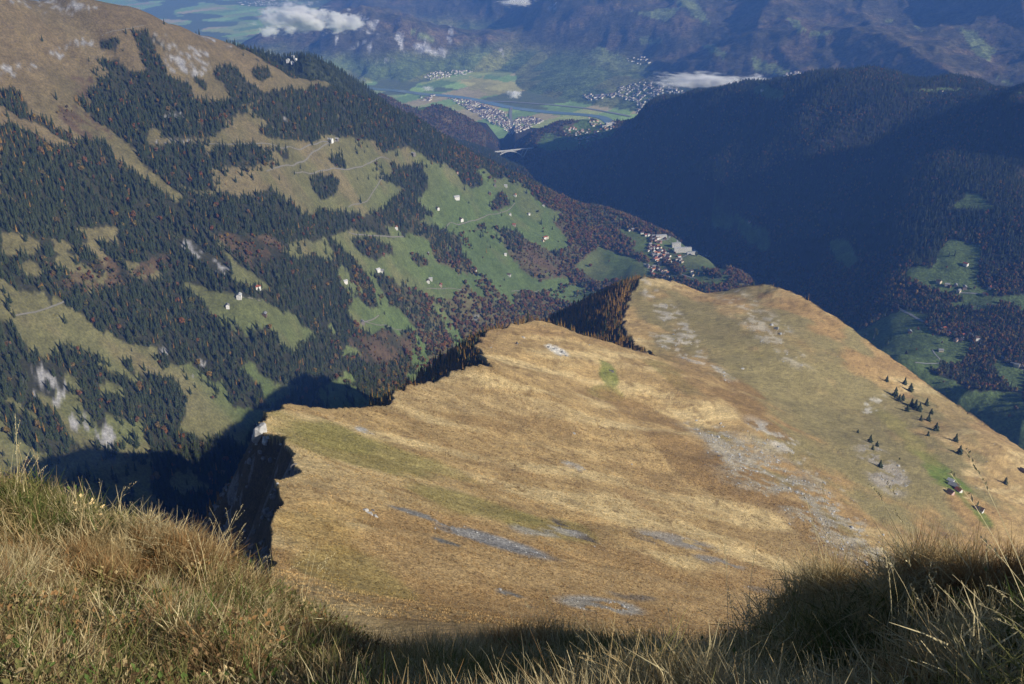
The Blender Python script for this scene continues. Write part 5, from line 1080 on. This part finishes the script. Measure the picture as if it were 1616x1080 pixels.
# ------------------------------------------------------------------ grass models
def blades(seed, n, h0, h1, spread_, lean, width, curl, seg=3):
    r = random.Random(seed); vs, fs = [], []
    for _ in range(n):
        a = r.uniform(0, 6.28); q = spread_ * math.sqrt(r.random()); x, y = q * math.cos(a), q * math.sin(a); L = r.uniform(h0, h1); da = a + r.uniform(-.9, .9); th = r.uniform(.1, lean); w_ = width * r.uniform(.7, 1.3)
        px, py, pz = x, y, -0.02; c = len(vs); nx, ny = -math.sin(da), math.cos(da); k_ = curl * r.uniform(.4, 1.3)
        for i in range(seg + 1):
            t = i / seg; ww = w_ * (1 - t * .85)
            vs += [(px - nx * ww, py - ny * ww, pz), (px + nx * ww, py + ny * ww, pz)]
            ang = th + k_ * t; st_ = L / seg; px += math.cos(da) * math.sin(ang) * st_; py += math.sin(da) * math.sin(ang) * st_; pz += math.cos(ang) * st_
        for i in range(seg): b = c + 2 * i; fs.append((b, b + 1, b + 3, b + 2))
    return vs, fs
def stalks(seed, n, h0, h1, spread_, lean):
    """tall stems ending in a loose seed head"""
    r = random.Random(seed); V_, F_ = [], []
    for _ in range(n):
        a = r.uniform(0, 6.28); q = spread_ * math.sqrt(r.random()); x, y = q * math.cos(a), q * math.sin(a); L = r.uniform(h0, h1); da = r.uniform(-.9, .9) + .6; th = r.uniform(.02, lean); w_ = .0017; nx, ny = -math.sin(da), math.cos(da)
        px, py, pz = x, y, -.02; c = len(V_); seg = 6; P_ = []
        for i in range(seg + 1):
            t = i / seg; P_.append((px, py, pz)); ww = w_ * (1 - .5 * t); V_ += [(px - nx * ww, py - ny * ww, pz), (px + nx * ww, py + ny * ww, pz)]
            ang = th + .55 * t * t; px += math.cos(da) * math.sin(ang) * L / seg; py += math.sin(da) * math.sin(ang) * L / seg; pz += math.cos(ang) * L / seg
        for i in range(seg): b = c + 2 * i; F_.append((b, b + 1, b + 3, b + 2))
        for j in range(10):                                         # spikelets
            t = .80 + .2 * j / 9; i = min(int(t * seg), seg - 1); f = t * seg - i; p0 = Vector(P_[i]).lerp(Vector(P_[i + 1]), f); d = Vector((r.uniform(-1, 1), r.uniform(-1, 1), r.uniform(.4, 1.6))).normalized()
            s_ = d.orthogonal().normalized(); l = r.uniform(.012, .024) * (1.3 - .6 * j / 9); c = len(V_)
            V_ += [tuple(p0), tuple(p0 + d * l * .5 + s_ * .003), tuple(p0 + d * l), tuple(p0 + d * l * .5 - s_ * .003)]; F_.append((c, c + 1, c + 2, c + 3))
    return V_, F_
def herb(seed, n, s0, s1, R_):
    r = random.Random(seed); V_, F_ = [], []
    for _ in range(n):
        a = r.uniform(0, 6.28); q = R_ * math.sqrt(r.random()); p = Vector((q * math.cos(a), q * math.sin(a), r.uniform(.0, .07))); d = Vector((math.cos(a + r.uniform(-1, 1)), math.sin(a + r.uniform(-1, 1)), r.uniform(-.2, .7))).normalized(); s_ = d.cross(Vector((0, 0, 1))).normalized(); up = s_.cross(d); L = r.uniform(s0, s1); c = len(V_)
        V_ += [tuple(p), tuple(p + d * L * .45 + s_ * L * .32 + up * L * .1), tuple(p + d * L), tuple(p + d * L * .45 - s_ * L * .32 + up * L * .1)]; F_ += [(c, c + 1, c + 2), (c, c + 2, c + 3)]
    return V_, F_
def tint_mat(name, trans=.25, lo=.7, hi=1.3, nscale=6.0):
    m, nt, b = new_mat(name, .75, .15); at = N(nt, 'ShaderNodeAttribute', attribute_type='INSTANCER', attribute_name='tint'); tc = N(nt, 'ShaderNodeTexCoord')
    col = mulc(nt, at.outputs['Color'], remap(nt, noise(nt, tc.outputs['Object'], nscale, 3), .3, .7, lo, hi)); nt.links.new(col, b.inputs['Base Color'])
    if trans:
        tr = N(nt, 'ShaderNodeBsdfTranslucent'); nt.links.new(col, tr.inputs['Color']); mx = N(nt, 'ShaderNodeMixShader'); mx.inputs[0].default_value = trans
        nt.links.new(b.outputs[0], mx.inputs[1]); nt.links.new(tr.outputs[0], mx.inputs[2]); nt.links.new(mx.outputs[0], nt.nodes['Material Output'].inputs['Surface'])
    return m
M_BLADE = tint_mat('grass_blade', .28, .7, 1.3, 20.0); M_CLUMP = tint_mat('grass_clump', 0, .72, 1.28, 1.5)
GL = bpy.data.collections.new('grass_library'); GI = {}
def glib(key, meshes, mat):
    GI[key] = (len(GL.objects), len(meshes))
    for v, f in meshes:
        o = bpy.data.objects.new('%02d_grass' % len(GL.objects), mesh_from('grass', v, f, [mat])); GL.objects.link(o)
glib('tussock', [blades(i, 46, .16, .40, .07, .75, .0025, 1.0, 4) for i in range(4)], M_BLADE)
glib('turf', [blades(10 + i, 34, .05, .15, .10, 1.1, .0020, .8, 2) for i in range(3)], M_BLADE)
glib('stalk', [stalks(20 + i, 3, .38, .72, .05, .28) for i in range(4)], M_BLADE)
glib('herb', [herb(30 + i, 22, .012, .030, .10) for i in range(3)], M_BLADE)
glib('long', [blades(40 + i, 22, .35, .62, .06, .55, .0021, 1.3, 5) for i in range(3)], M_BLADE)
def clump(seed):
    r = random.Random(seed); v, f = [], []
    for _ in range(14):
        a = r.uniform(0, 6.28); q = .42 * math.sqrt(r.random()); x, y = q * math.cos(a), q * math.sin(a); L = r.uniform(.25, .5); da = r.uniform(0, 6.28); w_ = r.uniform(.07, .13); ln = r.uniform(.1, .45); c = len(v)
        v += [(x - w_ * math.sin(da), y + w_ * math.cos(da), -.08), (x + w_ * math.sin(da), y - w_ * math.cos(da), -.08), (x + ln * L * math.cos(da) + .3 * x, y + ln * L * math.sin(da) + .3 * y, L * .85)]; f.append((c, c + 1, c + 2))
    return v, f
glib('clump', [clump(50 + i) for i in range(4)], M_CLUMP)

def scatter_grass(name, pts, key, scl, tint, tilt=None, label=None):
    b, n = GI[key]; k = len(pts)
    o = scatter(name, pts, RNG.uniform(0, 6.28, k), scl, b + RNG.integers(0, n, k), GL, label=label, tilt=tilt)
    a = o.data.attributes.new('tint', 'FLOAT_COLOR', 'POINT'); a.data.foreach_set('color', np.concatenate([tint, np.ones((k, 1))], 1).astype(np.float32).ravel()); return o

# tussocks over the near and middle slopes of the ridge
hx = []
for h0, h1, dens in ((150, 330, 1 / 1.1), (330, 560, 1 / 2.6), (560, 900, 1 / 8.0)):
    x, y = candidates(h0, h1, -24, 31, dens); k = (region(x, y) == 0) & ~inpoly(OFFPOLY, x, y); x, y = x[k], y[k]; k = keep(x, y, 30, .5); hx.append(np.stack([x[k], y[k]], -1))
hx = np.concatenate(hx); x, y = hx[:, 0], hx[:, 1]; z = ground(x, y)
ai = np.clip(np.rint((np.arctan2(x, y) - AZ[0]) / (AZ[1] - AZ[0])).astype(int), 0, NAZ - 1); ji = np.clip(np.searchsorted(HR, np.hypot(x, y)), 0, len(HR) - 1); tc_ = C[ji, ai]
grey = tc_[:, 2] / tc_[:, 0] > .62                                     # bare scree carries no tussocks
q1 = fbm(x, y, 12, 3, 301); sel = ~grey & (RNG.random(len(x)) < np.clip(.62 + .9 * q1, .12, 1)); x, y, z, tc_ = x[sel], y[sel], z[sel], tc_[sel]
tt = tc_ * (RNG.uniform(.65, 1.4, (len(x), 1))) * np.where(RNG.random((len(x), 1)) < .10, .45, 1); big = np.where(np.hypot(x, y) > 560, 1.7, np.where(np.hypot(x, y) > 330, 1.25, .9))
scatter_grass('dry_grass', np.stack([x, y, z], -1), 'clump', RNG.uniform(.5, 1.15, len(x)) * big, np.clip(tt, .01, .75), label='dry tussock grass over the slope of the ridge')
print('CLUMPS', len(x))

# ------------------------------------------------------------------ the grassy brow underfoot
FG = [(0, 778, 6.0), (-120, 752, 6.6), (100, 806, 5.6), (200, 850, 5.1), (300, 888, 4.7), (440, 948, 4.3), (540, 1005, 4.0), (600, 1040, 3.9), (0, 1080, 2.0), (200, 970, 3.3), (300, 1080, 2.1), (450, 1015, 3.0), (0, 885, 4.1), (-150, 920, 3.6),
      (620, 1095, 2.7), (700, 1046, 4.2), (800, 1034, 4.5), (900, 1036, 4.4), (800, 1095, 2.7), (1000, 1034, 4.0), (1000, 1092, 1.75), (1100, 1040, 3.6), (1170, 1022, 3.4), (1250, 955, 3.3), (1310, 950, 3.2), (1362, 990, 3.0), (1392, 940, 2.95), (1420, 926, 2.95), (1500, 930, 2.9), (1560, 936, 2.85), (1616, 915, 2.85), (1750, 885, 2.9),
      (1180, 1050, 2.6), (1120, 1075, 1.9), (1300, 1010, 2.55), (1450, 1010, 2.35), (1616, 1010, 2.1), (1400, 1085, 1.9), (1616, 1085, 1.65), (1230, 1080, 2.1)]
fp = [tuple(P(*q)) for q in FG]
for u, v, h in FG[:8] + FG[15:18] + FG[19:20] + FG[21:32]:
    p = P(u, v, h); k = 1 + .9 / h; fp.append((p[0] * k, p[1] * k, p[2] - 1.0)); k = 1 + 2.6 / h; fp.append((p[0] * k, p[1] * k, p[2] - 3.4))
fp += [(0, 0, -1.62), (-3, 0, -2.0), (2, -1, -1.1), (3.2, 1.7, -1.35), (4.2, 1.0, -.92), (5.2, 1.2, -.70), (5.5, 3, -1.4), (4, -1.5, -.5), (0, -1.5, -1.3), (-4, 2, -2.4), (7, 0, 0.0)]
fg_tps = TPS([(a * 100, b * 100, c * 100) for a, b, c in fp], 2e-5)
def z_fg(x, y):
    z = fg_tps(x * 100, y * 100) / 100
    for (u_, v_, h_, r_, a_) in ((1285, 955, 3.2, .22, .16), (1430, 930, 2.95, .24, .12), (1616, 910, 2.85, .2, .06), (1000, 1050, 3.2, .25, .06), (860, 1045, 3.9, .3, .06), (1060, 1085, 1.85, .2, .07), (300, 900, 4.6, .35, .10), (90, 850, 5.0, .4, .08)):
        p_ = P(u_, v_, h_); z = z + a_ * np.exp(-((x - p_[0]) ** 2 + (y - p_[1]) ** 2) / (r_ * r_))
    return z - .07 + .15 * fbm(x, y, .6, 3, 401) + .035 * fbm(x, y, .17, 2, 402)
gx_, gy_ = np.meshgrid(np.linspace(-7, 7.5, 260), np.linspace(-2.2, 9.5, 210)); gz = z_fg(gx_, gy_)
vi = np.arange(gx_.size).reshape(gx_.shape); Ff = np.stack([vi[:-1, :-1], vi[:-1, 1:], vi[1:, 1:], vi[1:, :-1]], -1).reshape(-1, 4)
mf, ntf, bf = new_mat('turf_soil', .95, .1); tcf = N(ntf, 'ShaderNodeTexCoord'); nf_ = noise(ntf, tcf.outputs['Object'], 5.0, 6, .7); rf_ = N(ntf, 'ShaderNodeValToRGB')
rf_.color_ramp.elements[0].color = (.045, .032, .018, 1); rf_.color_ramp.elements[1].color = (.22, .16, .07, 1); rf_.color_ramp.elements[0].position = .3; rf_.color_ramp.elements[1].position = .75; e3 = rf_.color_ramp.elements.new(.5); e3.color = (.11, .095, .035, 1)
ntf.links.new(nf_, rf_.inputs[0]); ntf.links.new(rf_.outputs[0], bf.inputs['Base Color'])
bpf = N(ntf, 'ShaderNodeBump'); bpf.inputs['Distance'].default_value = .04; ntf.links.new(noise(ntf, tcf.outputs['Object'], 18, 5, .7), bpf.inputs['Height']); ntf.links.new(bpf.outputs[0], bf.inputs['Normal'])
ob('ground', mesh_np('ground', np.stack([gx_, gy_, gz], -1).reshape(-1, 3), Ff), mf, kind='structure')

def fg_pts(n, x0=-6.6, x1=6.9, y0=-1.6, y1=7.6):
    n = int(n * (x1 - x0) * (y1 - y0) / 66.0); x = RNG.uniform(x0, x1, n); y = RNG.uniform(y0, y1, n); z = z_fg(x, y); u, v = project(x, y, z); k = np.hypot(x, y) > .55; u = np.where(y * CP - z * SP > .4, u, np.sign(x) * 4000 + 808); v = np.where(y * CP - z * SP > .4, v, 1300.0); return x[k], y[k], z[k], u[k], v[k]
PALG = {'straw': (.60, .50, .28), 'tan': (.46, .34, .165), 'olive': (.20, .19, .065), 'rust': (.33, .185, .075), 'green': (.10, .145, .035), 'brown': (.17, .105, .05)}
def pick(wts, n):
    ks = list(wts); p = np.array([wts[k] for k in ks], float); i = RNG.choice(len(ks), n, p=p / p.sum()); return np.array([PALG[k] for k in ks])[i] * RNG.uniform(.75, 1.25, (n, 1))
def tiltf(n, lean, ax=.25): return np.stack([RNG.normal(-.2, lean, n), RNG.normal(.42, lean, n)], -1)
def patch(x, y):
    q = fbm(x, y, .9, 3, 421); q2 = fbm(x, y, .35, 3, 422)
    A1 = pick({'straw': 5, 'tan': 3, 'olive': .6}, len(x)); A2 = pick({'rust': 3, 'tan': 4, 'straw': 1}, len(x)); A3 = pick({'olive': 4, 'green': 1.6, 'tan': 1.5, 'straw': 1}, len(x))
    return np.where((q + .5 * q2 > .18)[:, None], A2, np.where((q + .5 * q2 < -.16)[:, None], A3, A1))
low = lambda u, v: (u < 620) & (v > 905 + .14 * (300 - u))
x, y, z, u, v = fg_pts(30000)
scatter_grass('grass', np.stack([x, y, z], -1), 'turf', RNG.uniform(.5, 1.15, len(x)), np.where(low(u, v)[:, None], pick({'olive': 3, 'tan': 3, 'brown': 2.5, 'straw': 1.5, 'green': 1}, len(x)), patch(x, y)), tiltf(len(x), .35), 'short turf on the brow underfoot')
x, y, z, u, v = fg_pts(26000); q = fbm(x, y, .42, 3, 412); k = (q > .02) & ~(low(u, v) & (RNG.random(len(x)) < .86)); x, y, z, q, u, v = [t[k] for t in (x, y, z, q, u, v)]
scatter_grass('grass', np.stack([x, y, z + .03], -1), 'tussock', RNG.uniform(.22, .40, len(x)) + .32 * np.clip(q, 0, .6), patch(x, y), tiltf(len(x), .34), 'dry tussocks leaning over the brow underfoot')
x, y, z, u, v = fg_pts(2600); q = fbm(x, y, .42, 3, 412); k = (q > .18) & ~low(u, v); x, y, z = x[k], y[k], z[k]
scatter_grass('grass', np.stack([x, y, z], -1), 'long', RNG.uniform(.28, .5, len(x)), patch(x, y) * 1.1, tiltf(len(x), .3), 'long arching straw-coloured grass on the brow')
x, y, z, u, v = fg_pts(6000); edge = np.exp(-((v - np.interp(u, [0, 100, 200, 300, 440, 540, 600, 800, 1000, 1170, 1250, 1400, 1616], [778, 806, 850, 888, 948, 1005, 1040, 1034, 1034, 1022, 955, 920, 892])) / 45.0) ** 2)
k = RNG.random(len(x)) < .012 + .36 * edge * ((u < 500) | (u > 1230)) + .06 * edge * (u > 780) + .09 * ((u > 850) & (u < 2200) & (v > 1000)); x, y, z = x[k], y[k], z[k]
scatter_grass('grass', np.stack([x, y, z], -1), 'stalk', RNG.uniform(.35, .68, len(x)), pick({'straw': 5, 'tan': 2}, len(x)) * 1.1, tiltf(len(x), .14), 'tall seed-headed grass stems along the edge of the brow')
x, y, z, u, v = fg_pts(16000); q = fbm(x, y, .5, 3, 414); k = (RNG.random(len(x)) < np.where(low(u, v), .8, .08)) & (q > -.2); x, y, z = x[k], y[k], z[k] + .03
scatter_grass('ground_cover', np.stack([x, y, z], -1), 'herb', RNG.uniform(.5, 1.1, len(x)), pick({'olive': 3, 'green': 2.5, 'brown': 4, 'rust': 1.2, 'tan': 2}, len(x)) * np.where(RNG.random((len(x), 1)) < .03, 2.0, 1), tiltf(len(x), .25), 'low withered leaves between the tussocks underfoot')

# ------------------------------------------------------------------ low clouds in the far valley
def cloud(name, u, v, h, lw, lh, ld, label, seed, dens, rot=0.0):
    p = P(u, v, h); s = float(np.linalg.norm(p)) / FPX; m = bpy.data.materials.new('cloud_vapour'); m.use_nodes = True; nt = m.node_tree; nt.nodes.clear(); o_ = N(nt, 'ShaderNodeOutputMaterial'); pv = N(nt, 'ShaderNodeVolumePrincipled'); pv.inputs['Color'].default_value = (1, 1, 1, 1); pv.inputs['Anisotropy'].default_value = 0
    tc = N(nt, 'ShaderNodeTexCoord'); of = N(nt, 'ShaderNodeVectorMath', operation='ADD'); of.inputs[1].default_value = (seed * 7.3, seed * 3.1, 0); nt.links.new(tc.outputs['Object'], of.inputs[0]); n_ = remap(nt, noise(nt, of.outputs[0], 2.6, 9, .7, (1.0, 1.0, .8)), .25, .75, -.15, 1.15)
    ln = N(nt, 'ShaderNodeVectorMath', operation='LENGTH'); nt.links.new(tc.outputs['Object'], ln.inputs[0])
    fall = remap(nt, ln.outputs['Value'], 0.1, 1.0, .42, -.42); sm = N(nt, 'ShaderNodeMath', operation='ADD'); nt.links.new(fall, sm.inputs[0]); nt.links.new(n_, sm.inputs[1])
    nt.links.new(remap(nt, sm.outputs[0], .50, .95, 0, dens * 4), pv.inputs['Density']); nt.links.new(pv.outputs[0], o_.inputs['Volume'])
    bm = bmesh.new(); bmesh.ops.create_icosphere(bm, subdivisions=3, radius=1.0); me = bpy.data.meshes.new(name); bm.to_mesh(me); bm.free()
    o = ob(name, me, m, loc=tuple(p), label=label, cat='cloud', group='low clouds in the far valley'); o.scale = (lw / 2 * s, ld, lh / 2 * s); o.rotation_euler = (0, 0, rot); return o
cloud('cloud', 468, 30, 9800, 165, 60, 300, 'large white cloud puff against the limestone cliffs', 1, .02)
cloud('cloud', 540, 36, 9900, 90, 42, 240, 'white cloud puff drifting over the cliff top', 2, .02)
cloud('cloud', 425, 50, 9600, 46, 24, 160, 'thin cloud wisp behind the wooded hump', 3, .01)
cloud('cloud', 1105, 128, 7600, 210, 34, 220, 'long cloud bank over the town beside the hill crest', 4, .016, -.1)
cloud('cloud', 1190, 134, 7000, 120, 34, 180, 'cloud bank rising behind the hill crest', 5, .016)
cloud('cloud', 812, 149, 8600, 34, 20, 90, 'small cloud puff above the yellow fields', 6, .02)
cloud('cloud', 815, 4, 11200, 80, 18, 150, 'faint cloud strip on the far mountain wall', 7, .012)
cloud('cloud', 675, 140, 8300, 30, 14, 90, 'faint mist puff beside the river', 8, .008)
